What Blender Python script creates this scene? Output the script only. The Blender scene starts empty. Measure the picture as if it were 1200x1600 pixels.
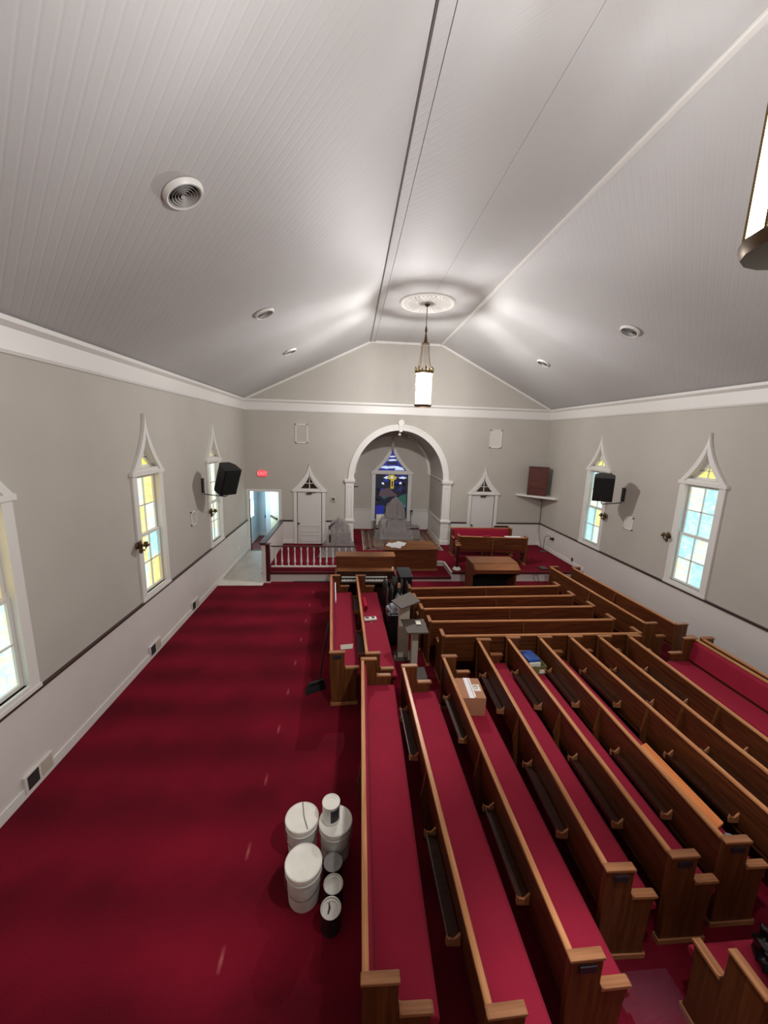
import bpy, bmesh, math, random
from mathutils import Vector, Matrix
random.seed(7)
SC = bpy.context.scene
COL = SC.collection
PI = math.pi

# ------------------------------------------------------------------ camera, world, exposure
def make_camera():
    f, p, y, r = 604.37, 0.19221, -0.08687, -0.03048
    cy, sy, cp, sp, cr, sr = math.cos(y), math.sin(y), math.cos(p), math.sin(p), math.cos(r), math.sin(r)
    fwd = Vector((-sy*cp, cy*cp, -sp)); right = Vector((cy, sy, 0)); down = fwd.cross(right)
    r2 = right*cr + down*sr; d2 = -right*sr + down*cr
    cd = bpy.data.cameras.new('camera'); co = bpy.data.objects.new('camera', cd); COL.objects.link(co)
    m = Matrix((r2, -d2, -fwd)).transposed().to_4x4(); m.translation = Vector((0, 0, 4.0))
    co.matrix_world = m
    cd.sensor_fit = 'VERTICAL'; cd.sensor_height = 36; cd.sensor_width = 27; cd.lens = f/1600*36
    cd.clip_start = 0.05; cd.clip_end = 200
    SC.camera = co
make_camera()
SC.view_settings.view_transform = 'Standard'
SC.view_settings.look = 'None'
SC.view_settings.exposure = 1.7
SC.view_settings.gamma = 1
SC.view_settings.use_curve_mapping = False
w = bpy.data.worlds.new('sky'); SC.world = w; w.use_nodes = True
bg = w.node_tree.nodes['Background']; bg.inputs[0].default_value = (0.62, 0.78, 1.0, 1); bg.inputs[1].default_value = 1.6
LAMP_STRENGTH = 4.5        # the lantern glass
WINDOW_STRENGTH = 0.235      # daylight in the opalescent panes
BULB_WATTS = 165.0          # bulb inside each lantern
CORRIDOR_STRENGTH = 3.6     # daylight in the corridor window

# ------------------------------------------------------------------ room measures (metres)
XL, XR, YF, YB = -3.514, 6.824, 13.167, -3.0
ZFB, ZFT, ZR, RAIL = 4.715, 5.042, 6.992, 1.094
XA, XB = 0.575, 2.860           # edges of the flat middle of the ceiling
PZ, PY = 0.28, 10.30            # platform height and front edge
AY = 15.4                       # back wall of the apse
AC, ARX, ARZ, ASP = 1.625, 1.55, 1.68, 2.55   # apse arch centre, half width, rise, spring

# ------------------------------------------------------------------ materials
def newmat(name):
    m = bpy.data.materials.new(name); m.use_nodes = True
    return m, m.node_tree, m.node_tree.nodes['Principled BSDF']
def lin(c):
    return tuple(((v/255)/12.92 if v/255 <= .04045 else ((v/255+.055)/1.055)**2.4) for v in c) + (1,)
def simple(name, c, rough=.6, metal=0, noise=0.0, nscale=8, bump=0, bscale=60, coat=0):
    m, t, b = newmat(name); c = lin(c)
    b.inputs['Base Color'].default_value = c; b.inputs['Roughness'].default_value = rough; b.inputs['Metallic'].default_value = metal
    if coat: b.inputs['Coat Weight'].default_value = coat
    tc = t.nodes.new('ShaderNodeTexCoord')
    if noise:
        n = t.nodes.new('ShaderNodeTexNoise'); n.inputs['Scale'].default_value = nscale; n.inputs['Detail'].default_value = 4
        t.links.new(tc.outputs['Object'], n.inputs['Vector'])
        r = t.nodes.new('ShaderNodeValToRGB'); r.color_ramp.elements[0].position = .3; r.color_ramp.elements[1].position = .7
        r.color_ramp.elements[0].color = tuple(v*(1-noise) for v in c[:3])+(1,); r.color_ramp.elements[1].color = tuple(min(1, v*(1+noise)) for v in c[:3])+(1,)
        t.links.new(n.outputs['Fac'], r.inputs['Fac']); t.links.new(r.outputs['Color'], b.inputs['Base Color'])
    if bump:
        n2 = t.nodes.new('ShaderNodeTexNoise'); n2.inputs['Scale'].default_value = bscale; n2.inputs['Detail'].default_value = 3
        t.links.new(tc.outputs['Object'], n2.inputs['Vector'])
        bp = t.nodes.new('ShaderNodeBump'); bp.inputs['Strength'].default_value = bump; bp.inputs['Distance'].default_value = .01
        t.links.new(n2.outputs['Fac'], bp.inputs['Height']); t.links.new(bp.outputs['Normal'], b.inputs['Normal'])
    return m
def wood(name, c1, c2, rough=.38, axis='Y', scale=1.0):
    m, t, b = newmat(name); b.inputs['Roughness'].default_value = rough; b.inputs['Specular IOR Level'].default_value = .3
    tc = t.nodes.new('ShaderNodeTexCoord'); mp = t.nodes.new('ShaderNodeMapping')
    s = {'X': (1.2, 22, 22), 'Y': (22, 1.2, 22), 'Z': (22, 22, 1.2)}[axis]
    mp.inputs['Scale'].default_value = tuple(v*scale for v in s)
    n = t.nodes.new('ShaderNodeTexNoise'); n.inputs['Scale'].default_value = 1.6; n.inputs['Detail'].default_value = 6; n.inputs['Distortion'].default_value = .6
    t.links.new(tc.outputs['Object'], mp.inputs[0]); t.links.new(mp.outputs[0], n.inputs['Vector'])
    r = t.nodes.new('ShaderNodeValToRGB'); r.color_ramp.elements[0].position = .32; r.color_ramp.elements[1].position = .68
    r.color_ramp.elements[0].color = lin(c1); r.color_ramp.elements[1].color = lin(c2)
    t.links.new(n.outputs['Fac'], r.inputs['Fac']); t.links.new(r.outputs['Color'], b.inputs['Base Color'])
    return m
def emis(name, c, s):
    m, t, b = newmat(name); b.inputs['Base Color'].default_value = lin(c)
    b.inputs['Emission Color'].default_value = lin(c); b.inputs['Emission Strength'].default_value = s
    return m
def math_node(t, op, a, b=None, c=None):
    n = t.nodes.new('ShaderNodeMath'); n.operation = op
    for i, v in enumerate((a, b, c)):
        if v is None: continue
        if isinstance(v, (int, float)): n.inputs[i].default_value = v
        else: t.links.new(v, n.inputs[i])
    return n.outputs[0]

def board_mat(name, col, mode):
    """painted beaded boards: grooves as bump. mode 'chevron' (ceiling) or 'upright' (gable)"""
    m, t, b = newmat(name); b.inputs['Roughness'].default_value = .6
    tc = t.nodes.new('ShaderNodeTexCoord'); sp = t.nodes.new('ShaderNodeSeparateXYZ'); t.links.new(tc.outputs['Object'], sp.inputs[0])
    if mode == 'chevron':
        ax = math_node(t, 'ABSOLUTE', math_node(t, 'SUBTRACT', sp.outputs[0], 1.717))
        u = math_node(t, 'SUBTRACT', sp.outputs[1], ax)
    else:
        u = sp.outputs[0]
    per = .115 if mode == 'chevron' else .075
    ph = math_node(t, 'FRACT', math_node(t, 'DIVIDE', u, per))
    d = math_node(t, 'ABSOLUTE', math_node(t, 'SUBTRACT', ph, .5))     # 0 mid, .5 at groove
    g = math_node(t, 'SMOOTH_MIN', math_node(t, 'MULTIPLY', math_node(t, 'SUBTRACT', .5, d), 6.0), 1.0, .3)
    nz = t.nodes.new('ShaderNodeTexNoise'); nz.inputs['Scale'].default_value = .7; nz.inputs['Detail'].default_value = 3
    t.links.new(tc.outputs['Object'], nz.inputs['Vector'])
    bp = t.nodes.new('ShaderNodeBump'); bp.inputs['Distance'].default_value = .006
    bp.inputs['Strength'].default_value = .2 if mode == 'chevron' else .2
    t.links.new(g, bp.inputs['Height']); t.links.new(bp.outputs['Normal'], b.inputs['Normal'])
    c = lin(col); r = t.nodes.new('ShaderNodeValToRGB')
    r.color_ramp.elements[0].position = .3; r.color_ramp.elements[1].position = .7
    r.color_ramp.elements[0].color = tuple(v*.96 for v in c[:3])+(1,); r.color_ramp.elements[1].color = tuple(min(1, v*1.03) for v in c[:3])+(1,)
    t.links.new(nz.outputs['Fac'], r.inputs['Fac']); t.links.new(r.outputs['Color'], b.inputs['Base Color'])
    return m

def carpet_mat(name, marks):
    m, t, b = newmat(name); b.inputs['Roughness'].default_value = .95
    b.inputs['Specular IOR Level'].default_value = .15
    tc = t.nodes.new('ShaderNodeTexCoord'); sp = t.nodes.new('ShaderNodeSeparateXYZ'); t.links.new(tc.outputs['Object'], sp.inputs[0])
    n = t.nodes.new('ShaderNodeTexNoise'); n.inputs['Scale'].default_value = 1.1; n.inputs['Detail'].default_value = 5
    t.links.new(tc.outputs['Object'], n.inputs['Vector'])
    f = t.nodes.new('ShaderNodeTexNoise'); f.inputs['Scale'].default_value = 90; t.links.new(tc.outputs['Object'], f.inputs['Vector'])
    band = math_node(t, 'SINE', math_node(t, 'MULTIPLY', math_node(t, 'ADD', sp.outputs[1], math_node(t, 'MULTIPLY', n.outputs['Fac'], .35)), 2*PI/.8))
    fac = math_node(t, 'ADD', math_node(t, 'MULTIPLY', n.outputs['Fac'], .65), math_node(t, 'MULTIPLY', f.outputs['Fac'], .35))
    if marks: fac = math_node(t, 'ADD', fac, math_node(t, 'MULTIPLY', band, .09))
    r = t.nodes.new('ShaderNodeValToRGB'); r.color_ramp.elements[0].position = .33; r.color_ramp.elements[1].position = .68
    r.color_ramp.elements[0].color = lin((86, 7, 23)); r.color_ramp.elements[1].color = lin((124, 14, 37))
    t.links.new(fac, r.inputs['Fac']); out = r.outputs['Color']
    if marks:   # pale rubbed streaks where pew ends stood, one every 0.8 m
        dx = math_node(t, 'ABSOLUTE', math_node(t, 'SUBTRACT', sp.outputs[0], math_node(t, 'ADD', -.96, math_node(t, 'MULTIPLY', f.outputs['Fac'], .02))))
        a = math_node(t, 'SMOOTHSTEP', .022, .004, dx) if False else math_node(t, 'MAXIMUM', math_node(t, 'SUBTRACT', 1, math_node(t, 'DIVIDE', dx, .02)), 0)
        fy = math_node(t, 'FRACT', math_node(t, 'DIVIDE', math_node(t, 'ADD', sp.outputs[1], .13), .8))
        bb = math_node(t, 'MAXIMUM', math_node(t, 'SUBTRACT', 1, math_node(t, 'DIVIDE', math_node(t, 'ABSOLUTE', math_node(t, 'SUBTRACT', fy, .1)), .13)), 0)
        k = math_node(t, 'MULTIPLY', math_node(t, 'MULTIPLY', a, bb), math_node(t, 'MULTIPLY', n.outputs['Fac'], 1.1))
        mx = t.nodes.new('ShaderNodeMix'); mx.data_type = 'RGBA'; mx.inputs[7].default_value = lin((190, 110, 110))
        t.links.new(k, mx.inputs[0]); t.links.new(out, mx.inputs[6]); out = mx.outputs[2]
    t.links.new(out, b.inputs['Base Color'])
    bp = t.nodes.new('ShaderNodeBump'); bp.inputs['Strength'].default_value = .25; bp.inputs['Distance'].default_value = .004
    t.links.new(f.outputs['Fac'], bp.inputs['Height']); t.links.new(bp.outputs['Normal'], b.inputs['Normal'])
    return m

def glass_pane(name, c1, c2, c3, s):
    """backlit opalescent glass with streaky swirls"""
    m, t, b = newmat(name); b.inputs['Roughness'].default_value = .25
    tc = t.nodes.new('ShaderNodeTexCoord')
    n = t.nodes.new('ShaderNodeTexNoise'); n.inputs['Scale'].default_value = 5; n.inputs['Detail'].default_value = 3; n.inputs['Distortion'].default_value = 2.2
    t.links.new(tc.outputs['Object'], n.inputs['Vector'])
    r = t.nodes.new('ShaderNodeValToRGB'); e = r.color_ramp.elements
    e[0].position = .33; e[0].color = lin(c1); e[1].position = .52; e[1].color = lin(c2)
    x = e.new(.66); x.color = lin(c3)
    t.links.new(n.outputs['Fac'], r.inputs['Fac'])
    t.links.new(r.outputs['Color'], b.inputs['Base Color']); t.links.new(r.outputs['Color'], b.inputs['Emission Color'])
    b.inputs['Emission Strength'].default_value = s
    return m

def plastic_film(name, alpha, col=(205, 200, 200), rough=.22):
    m, t, b = newmat(name); b.inputs['Base Color'].default_value = lin(col); b.inputs['Roughness'].default_value = rough
    b.inputs['Alpha'].default_value = alpha
    tc = t.nodes.new('ShaderNodeTexCoord'); n = t.nodes.new('ShaderNodeTexNoise'); n.inputs['Scale'].default_value = 9; n.inputs['Detail'].default_value = 5; n.inputs['Distortion'].default_value = 1.5
    t.links.new(tc.outputs['Object'], n.inputs['Vector'])
    bp = t.nodes.new('ShaderNodeBump'); bp.inputs['Strength'].default_value = .8; bp.inputs['Distance'].default_value = .03
    t.links.new(n.outputs['Fac'], bp.inputs['Height']); t.links.new(bp.outputs['Normal'], b.inputs['Normal'])
    return m

def rug_mat(name):
    m, t, b = newmat(name); b.inputs['Roughness'].default_value = .95
    tc = t.nodes.new('ShaderNodeTexCoord')
    v = t.nodes.new('ShaderNodeTexVoronoi'); v.inputs['Scale'].default_value = 7
    t.links.new(tc.outputs['Object'], v.inputs['Vector'])
    r = t.nodes.new('ShaderNodeValToRGB'); r.color_ramp.interpolation = 'CONSTANT'; e = r.color_ramp.elements
    e[0].position = 0; e[0].color = lin((150, 132, 112)); e[1].position = .35; e[1].color = lin((128, 110, 95))
    a = e.new(.62); a.color = lin((120, 88, 78)); a2 = e.new(.8); a2.color = lin((95, 92, 88))
    t.links.new(v.outputs['Distance'], r.inputs['Fac']); t.links.new(r.outputs['Color'], b.inputs['Base Color'])
    return m

M = {}
M['wall'] = simple('wall_paint', (184, 178, 169), .75, noise=.03, nscale=1.5)
M['ceil'] = board_mat('ceiling_boards', (189, 187, 186), 'chevron')
M['gable'] = board_mat('gable_boards', (184, 178, 169), 'upright')
M['trim'] = simple('trim_paint', (222, 219, 214), .4)
M['wains'] = simple('wainscot_paint', (214, 208, 203), .45, noise=.02, nscale=2)
M['carpet'] = carpet_mat('carpet_nave', True)
M['carpet2'] = carpet_mat('carpet_platform', False)
M['nosing'] = simple('carpet_nosing', (78, 12, 20), .9)
M['hall'] = simple('hall_floor', (112, 52, 48), .6, noise=.15)
M['tile'] = simple('pale_subfloor', (216, 208, 196), .5, noise=.10, nscale=2.5)
M['wood'] = wood('pew_wood', (70, 36, 20), (104, 58, 30), .36, 'Y')
M['woodx'] = wood('pew_wood_upright', (78, 44, 22), (108, 64, 32), .38, 'Z')
M['rail'] = wood('worn_lit_rail_wood', (176, 116, 74), (206, 148, 100), .3, 'Y')  # bare worn rail tops; strong lamp light on them also put into colour
M['cap'] = wood('pew_cap_wood', (142, 92, 60), (176, 122, 84), .3, 'X')
M['organ'] = wood('organ_wood', (86, 44, 22), (116, 62, 30), .48, 'X')
M['organtop'] = wood('organ_top_wood', (124, 78, 48), (152, 100, 64), .42, 'X')
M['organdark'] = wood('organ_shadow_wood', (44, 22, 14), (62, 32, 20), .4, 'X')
M['plank'] = wood('plank_wood', (206, 118, 62), (232, 146, 88), .4, 'Y', .7)
M['darkwood'] = wood('dark_rail_wood', (58, 40, 38), (76, 54, 50), .35, 'Y')
M['cabinet'] = wood('cabinet_wood', (72, 34, 28), (98, 52, 42), .45, 'X', 1.5)
M['fabric'] = simple('pew_fabric', (150, 13, 48), .92, noise=.06, nscale=3, bump=.25, bscale=180)
M['mar'] = simple('maroon_paint', (70, 16, 24), .35)
M['black'] = simple('black_plastic', (14, 14, 16), .45)
M['grille'] = simple('speaker_grille', (7, 7, 9), .8)
M['darkgrey'] = simple('dark_grey_vinyl', (52, 53, 58), .35)
M['greymetal'] = simple('grey_metal', (92, 88, 86), .3, .7)
M['chrome'] = simple('bright_metal', (206, 203, 194), .3, .35)
M['brass'] = simple('aged_brass', (122, 104, 72), .35, .85)
M['bronze'] = simple('bronze', (98, 78, 58), .4, .8)
M['white'] = simple('white_plastic', (232, 230, 224), .4)
M['lid'] = simple('bucket_lid_plastic', (236, 232, 222), .45, noise=.06, nscale=7)
M['paper'] = simple('paper', (246, 246, 248), .7)
M['cream'] = simple('cream_paint', (186, 178, 160), .5, noise=.05)
M['taupe'] = simple('taupe_laminate', (80, 67, 58), .6, noise=.05)
M['card'] = simple('cardboard', (176, 124, 92), .8, noise=.05)
M['blue'] = simple('blue_plastic', (40, 78, 150), .35)
M['roll'] = simple('red_roll', (190, 20, 52), .4)
M['leather'] = simple('dark_leather', (48, 22, 20), .4)
M['label'] = simple('dark_label', (36, 32, 44), .5)
M['can'] = simple('can_side_label', (40, 34, 36), .4, noise=.4, nscale=14)
M['doorp'] = simple('door_paint', (212, 208, 204), .4)
M['doorc'] = simple('cream_door_paint', (205, 190, 150), .5)
M['hallwall'] = simple('hall_paint', (196, 208, 210), .6)
M['ventw'] = simple('vent_metal', (160, 156, 154), .5)
M['ventd'] = simple('vent_shadow', (44, 42, 42), .7)
M['bag'] = simple('black_bag', (16, 16, 20), .22, bump=.9, bscale=14)
M['soil'] = simple('rug_band', (104, 66, 58), .95, noise=.25, nscale=9)
M['film'] = plastic_film('plastic_sheet', .58, (166, 158, 156), .18)
M['film2'] = plastic_film('clear_plastic', .06, (210, 170, 200), .08)
M['greybag'] = simple('grey_film_bag', (130, 132, 142), .25, bump=.8, bscale=16)
M['yg'] = glass_pane('pane_yellow', (246, 216, 112), (244, 240, 182), (240, 206, 104), 1.0*WINDOW_STRENGTH)
M['wg'] = glass_pane('pane_white', (196, 236, 236), (228, 244, 226), (240, 236, 190), 1.05*WINDOW_STRENGTH)
M['bgp'] = glass_pane('pane_blue', (160, 226, 238), (184, 236, 238), (212, 242, 230), 1.0*WINDOW_STRENGTH)
M['tp'] = glass_pane('pane_top_yellow', (236, 232, 110), (242, 240, 150), (226, 220, 90), .95*WINDOW_STRENGTH)
M['dimg'] = simple('dim_glass', (52, 34, 28), .15)
_m, _t, _b = newmat('lantern_glass_clear'); _t.nodes.remove(_b)
_e = _t.nodes.new('ShaderNodeEmission'); _e.inputs[0].default_value = lin((255, 250, 244)); _e.inputs[1].default_value = LAMP_STRENGTH
_tr = _t.nodes.new('ShaderNodeBsdfTransparent'); _tr.inputs[0].default_value = (.8, .8, .8, 1); _ad = _t.nodes.new('ShaderNodeAddShader')
_t.links.new(_e.outputs[0], _ad.inputs[0]); _t.links.new(_tr.outputs[0], _ad.inputs[1]); _t.links.new(_ad.outputs[0], _t.nodes['Material Output'].inputs[0])
M['lamp'] = _m
_m, _t, _b = newmat('added_light_dimmer'); _t.nodes.remove(_b); _tr = _t.nodes.new('ShaderNodeBsdfTransparent'); _tr.inputs[0].default_value = (.3, .3, .3, 1)
_df = _t.nodes.new('ShaderNodeBsdfTranslucent'); _df.inputs[0].default_value = (.5, .5, .5, 1); _ad = _t.nodes.new('ShaderNodeMixShader'); _ad.inputs[0].default_value = .3
_t.links.new(_tr.outputs[0], _ad.inputs[1]); _t.links.new(_df.outputs[0], _ad.inputs[2]); _t.links.new(_ad.outputs[0], _t.nodes['Material Output'].inputs[0])
M['dimmer'] = _m  # for the added disc that dims the lantern's upward light
M['hallwin'] = emis('corridor_window', (190, 228, 255), CORRIDOR_STRENGTH)
M['exit'] = emis('exit_face', (236, 70, 84), .22)
M['exitw'] = emis('exit_letters', (255, 150, 150), .3)
for k, c, s in (('s_navy', (22, 24, 40), .35), ('s_blue', (36, 42, 140), .5), ('s_white', (188, 204, 222), .8), ('s_gold', (190, 168, 72), .5),
                ('s_plum', (74, 58, 66), .35), ('s_green', (36, 74, 66), .4), ('s_teal', (50, 108, 116), .4), ('s_black', (8, 9, 12), .1)):
    M[k] = emis('stained_'+k[2:], c, s*(.30 if k in ('s_blue', 's_gold', 's_white') else .62))

# ------------------------------------------------------------------ mesh building
class MB:
    def __init__(self): self.v = []; self.f = []; self.m = []; self.mi = 0
    def add(self, vs, fs, mi=None):
        o = len(self.v); self.v += [tuple(p) for p in vs]; self.f += [tuple(i+o for i in f) for f in fs]
        self.m += [self.mi if mi is None else mi]*len(fs)
    def box(self, x0, x1, y0, y1, z0, z1, mi=None):
        if x0 > x1: x0, x1 = x1, x0
        if y0 > y1: y0, y1 = y1, y0
        vs = [(x0,y0,z0),(x1,y0,z0),(x1,y1,z0),(x0,y1,z0),(x0,y0,z1),(x1,y0,z1),(x1,y1,z1),(x0,y1,z1)]
        self.add(vs, [(0,3,2,1),(4,5,6,7),(0,1,5,4),(1,2,6,5),(2,3,7,6),(3,0,4,7)], mi)
    def hexa(self, b, t, mi=None):
        self.add(list(b)+list(t), [(0,3,2,1),(4,5,6,7),(0,1,5,4),(1,2,6,5),(2,3,7,6),(3,0,4,7)], mi)
    def prism(self, poly, axis, a, b, mi=None):
        """poly of (u,v) extruded along axis: 'x' (u=y,v=z), 'y' (u=x,v=z), 'z' (u=x,v=y)"""
        def P(u, v, w_):
            return {'x': (w_, u, v), 'y': (u, w_, v), 'z': (u, v, w_)}[axis]
        n = len(poly); vs = [P(u, v, a) for u, v in poly]+[P(u, v, b) for u, v in poly]
        self.add(vs, [tuple(range(n))[::-1], tuple(range(n, 2*n))]+[(i, (i+1) % n, n+(i+1) % n, n+i) for i in range(n)], mi)
    def lathe(self, prof, c=(0,0,0), n=24, axis='z', mi=None, caps=True):
        vs = []; fs = []
        for r, h in prof:
            for k in range(n):
                a = 2*PI*k/n; x, y = r*math.cos(a), r*math.sin(a)
                p = {'z': (x, y, h), 'x': (h, x, y), 'y': (x, h, y)}[axis]
                vs.append((p[0]+c[0], p[1]+c[1], p[2]+c[2]))
        m = len(prof)
        for i in range(m-1):
            for k in range(n):
                fs.append((i*n+k, i*n+(k+1) % n, (i+1)*n+(k+1) % n, (i+1)*n+k))
        if caps and prof[0][0] > 1e-4: fs.append(tuple(range(n))[::-1])
        if caps and prof[-1][0] > 1e-4: fs.append(tuple(range((m-1)*n, m*n)))
        self.add(vs, fs, mi)
    def tube(self, pts, r, n=8, mi=None):
        pts = [Vector(p) for p in pts]; vs = []; fs = []; up = Vector((0,0,1))
        for i, p in enumerate(pts):
            d = (pts[min(i+1, len(pts)-1)]-pts[max(i-1, 0)]).normalized()
            a = d.cross(up if abs(d.z) < .9 else Vector((1,0,0))).normalized(); b = d.cross(a).normalized()
            rr = r[i] if isinstance(r, (list, tuple)) else r
            for k in range(n):
                t = 2*PI*k/n; vs.append(p+a*math.cos(t)*rr+b*math.sin(t)*rr)
        for i in range(len(pts)-1):
            for k in range(n):
                fs.append((i*n+k, i*n+(k+1) % n, (i+1)*n+(k+1) % n, (i+1)*n+k))
        fs += [tuple(range(n))[::-1], tuple(range((len(pts)-1)*n, len(pts)*n))]
        self.add(vs, fs, mi)
    def sheet(self, quad, mi=None): self.add(quad, [tuple(range(len(quad)))], mi)
    def build(self, name, mat, parent=None, bevel=0, smooth=False, local=False, seg=2):
        me = bpy.data.meshes.new(name)
        off = Vector((0,0,0))
        if parent is not None and not local:
            p = parent
            while p is not None: off += p.location; p = p.parent
        me.from_pydata([tuple(Vector(v)-off) for v in self.v], [], self.f)
        mats = mat if isinstance(mat, (list, tuple)) else [mat]
        for x in mats: me.materials.append(M[x])
        for i, p in enumerate(me.polygons): p.material_index = self.m[i] if len(mats) > 1 else 0
        bm = bmesh.new(); bm.from_mesh(me); bmesh.ops.recalc_face_normals(bm, faces=bm.faces); bm.to_mesh(me); bm.free()
        if smooth:
            for p in me.polygons: p.use_smooth = True
            try: me.set_sharp_from_angle(angle=math.radians(40))
            except Exception: pass
        o = bpy.data.objects.new(name, me); COL.objects.link(o)
        if parent is not None: o.parent = parent
        if bevel:
            b = o.modifiers.new('bevel', 'BEVEL'); b.width = bevel; b.segments = seg; b.limit_method = 'ANGLE'
        return o
def thing(name, loc, label, cat, group=None, rz=0):
    o = bpy.data.objects.new(name, None); COL.objects.link(o); o.location = loc; o.rotation_euler = (0, 0, rz)
    o.empty_display_size = .1
    return tag(o, label, cat, group)
def tag(o, label, cat, group=None):
    o['label'] = label; o['category'] = cat
    if group: o['group'] = group
    return o
def struct(mb, name, mat, bevel=0, smooth=False):
    o = mb.build(name, mat, None, bevel, smooth); o['kind'] = 'structure'; return o
def holed(outer, holes, tf):
    """flat face with holes -> (verts, faces)"""
    bm = bmesh.new(); edges = []
    for loop in [outer]+holes:
        vs = [bm.verts.new(tf(u, v)) for u, v in loop]
        edges += [bm.edges.new((vs[i], vs[(i+1) % len(vs)])) for i in range(len(vs))]
    bmesh.ops.triangle_fill(bm, use_beauty=True, use_dissolve=False, edges=edges)
    bm.verts.index_update(); vs = [v.co.copy() for v in bm.verts]; fs = [tuple(v.index for v in f.verts) for f in bm.faces]
    bm.free(); return vs, fs
def reveal(mb, loop, tf0, tf1, mi=None):
    n = len(loop); vs = [tf0(u, v) for u, v in loop]+[tf1(u, v) for u, v in loop]
    mb.add(vs, [(i, (i+1) % n, n+(i+1) % n, n+i) for i in range(n)], mi)

# ogee (pointed, concave-sided) head: from (hw, z0) up to (0, z1)
def ogee(hw, z0, z1, n=10, k=.62):
    pts = []
    for i in range(n+1):
        t = i/n
        x = hw*((1-t)**1.75)*(1-.0*t); z = z0+(z1-z0)*t
        pts.append((x, z))
    return pts
def ogee_outline(c, hw, zb, z0, z1, n=10):
    r = ogee(hw, z0, z1, n)
    right = [(c+x, z) for x, z in r]; left = [(c-x, z) for x, z in r[:-1]][::-1]
    return ([(c+hw, zb)] if zb < z0 else []) + right + left + ([(c-hw, zb)] if zb < z0 else [])

# ------------------------------------------------------------------ setting: floor, walls, ceiling
mb = MB()
mb.box(XL-.2, XR+.2, YB-.2, 9.99, -.15, 0); mb.box(-2.33, XR+.2, 9.99, PY+.05, -.15, 0)
struct(mb, 'floor', 'carpet')
mb = MB(); mb.box(XL-.2, -2.33, 9.99, YF+.08, -.15, 0.004)
struct(mb, 'floor_entry', 'tile')
mb = MB(); mb.box(-5.2, -2.1, YF+.08, 16, -.15, 0.002)
struct(mb, 'floor_corridor', 'hall')
# platform with the recessed lower step in front of the communion table
RX0, RX1, RY1 = .42, 2.88, 11.24
mb = MB()
mb.box(-2.36, RX0, PY, YF, 0.0, PZ); mb.box(RX1, XR, PY, YF, 0, PZ); mb.box(RX0, RX1, RY1, YF, 0, PZ)
mb.box(RX0, RX1, PY, RY1, 0, .14); mb.box(AC-ARX-.06, AC+ARX+.06, YF, AY, 0, PZ)
struct(mb, 'floor_platform', 'carpet2')
mb = MB()      # risers: white boards under carpet nosing
mb.box(-2.37, RX0, PY-.02, PY, 0, PZ-.06); mb.box(RX1, XR, PY-.02, PY, 0, PZ-.06)
mb.box(RX0, RX1, PY-.02, PY, 0, .07)
mb.box(RX1-.02, RX1, PY-.02, RY1, .14, PZ-.012); mb.box(RX0, RX0+.02, PY-.02, RY1, .14, PZ-.012); mb.box(RX0, RX1, RY1-.02, RY1, .14, PZ-.012)
mb.box(RX1-.035, RX1+.02, PY-.03, RY1+.02, PZ-.012, PZ+.006); mb.box(RX0-.02, RX0+.035, PY-.03, RY1+.02, PZ-.012, PZ+.006)
mb.box(RX1-.25, RX1+.02, RY1-.05, RY1+.02, PZ-.012, PZ+.006)
struct(mb, 'trim_1', 'wains')
mb = MB()
mb.box(-2.40, RX0, PY-.06, PY+.02, PZ-.06, PZ+.006); mb.box(RX1+.02, XR, PY-.05, PY+.02, PZ-.06, PZ+.006)
mb.box(RX0, RX1-.02, PY-.05, PY+.02, .07, .145)
struct(mb, 'trim_2', 'nosing', .008)

# side walls with window openings
WIN_Y = (3.73, 6.96, 10.19)
def hole_side(yc): return ogee_outline(yc, .40, 1.20, 3.30, 4.0, 8)
def side_wall(name, X, out):
    mb = MB()
    vs, fs = holed([(YB, 0), (YF, 0), (YF, ZFT+.02), (YB, ZFT+.02)], [hole_side(y) for y in WIN_Y], lambda u, v: (X, u, v))
    mb.add(vs, fs)
    for y in WIN_Y: reveal(mb, hole_side(y), lambda u, v: (X, u, v), lambda u, v: (X+out*.14, u, v))
    struct(mb, name, 'wall')
side_wall('wall_left', XL, -1); side_wall('wall_right', XR, 1)
# far wall: arch, corridor opening, two vestry doors
def arch_loop(cx, rx, rz, zb, zs, n=32):
    return [(cx+rx, zb), (cx+rx, zs)]+[(cx+rx*math.cos(PI*i/n), zs+rz*math.sin(PI*i/n)) for i in range(1, n)]+[(cx-rx, zs), (cx-rx, zb)]
GD = (-1.41, 4.648)    # centres of the two pointed doorways
PASS = (-3.41, -2.44, .0, 2.07)
def rect(x0, x1, z0, z1): return [(x0, z0), (x1, z0), (x1, z1), (x0, z1)]
def hole_door(c): return ogee_outline(c, .42, PZ+.0, 2.17, 2.80, 8)
far_out = [(XL, -.02), (XR, -.02), (XR, ZFT), (XL, ZFT)]
far_holes = [arch_loop(AC, ARX, ARZ, PZ, ASP), rect(PASS[0], PASS[1], .004, PASS[3])]+[hole_door(c) for c in GD]
mb = MB(); vs, fs = holed(far_out, far_holes, lambda u, v: (u, YF, v)); mb.add(vs, fs)
for h in far_holes[1:]: reveal(mb, h, lambda u, v: (u, YF, v), lambda u, v: (u, YF+.13, v))
struct(mb, 'wall_far', 'wall')
mb = MB(); mb.sheet([(XL, YF, ZFT), (XR, YF, ZFT), (XB, YF, ZR), (XA, YF, ZR)]); struct(mb, 'wall_gable', 'gable')
mb = MB(); mb.sheet([(XL, YB, -.02), (XR, YB, -.02), (XR, YB, ZFT), (XB, YB, ZR), (XA, YB, ZR), (XL, YB, ZFT)]); struct(mb, 'wall_back', 'wall')
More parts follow.
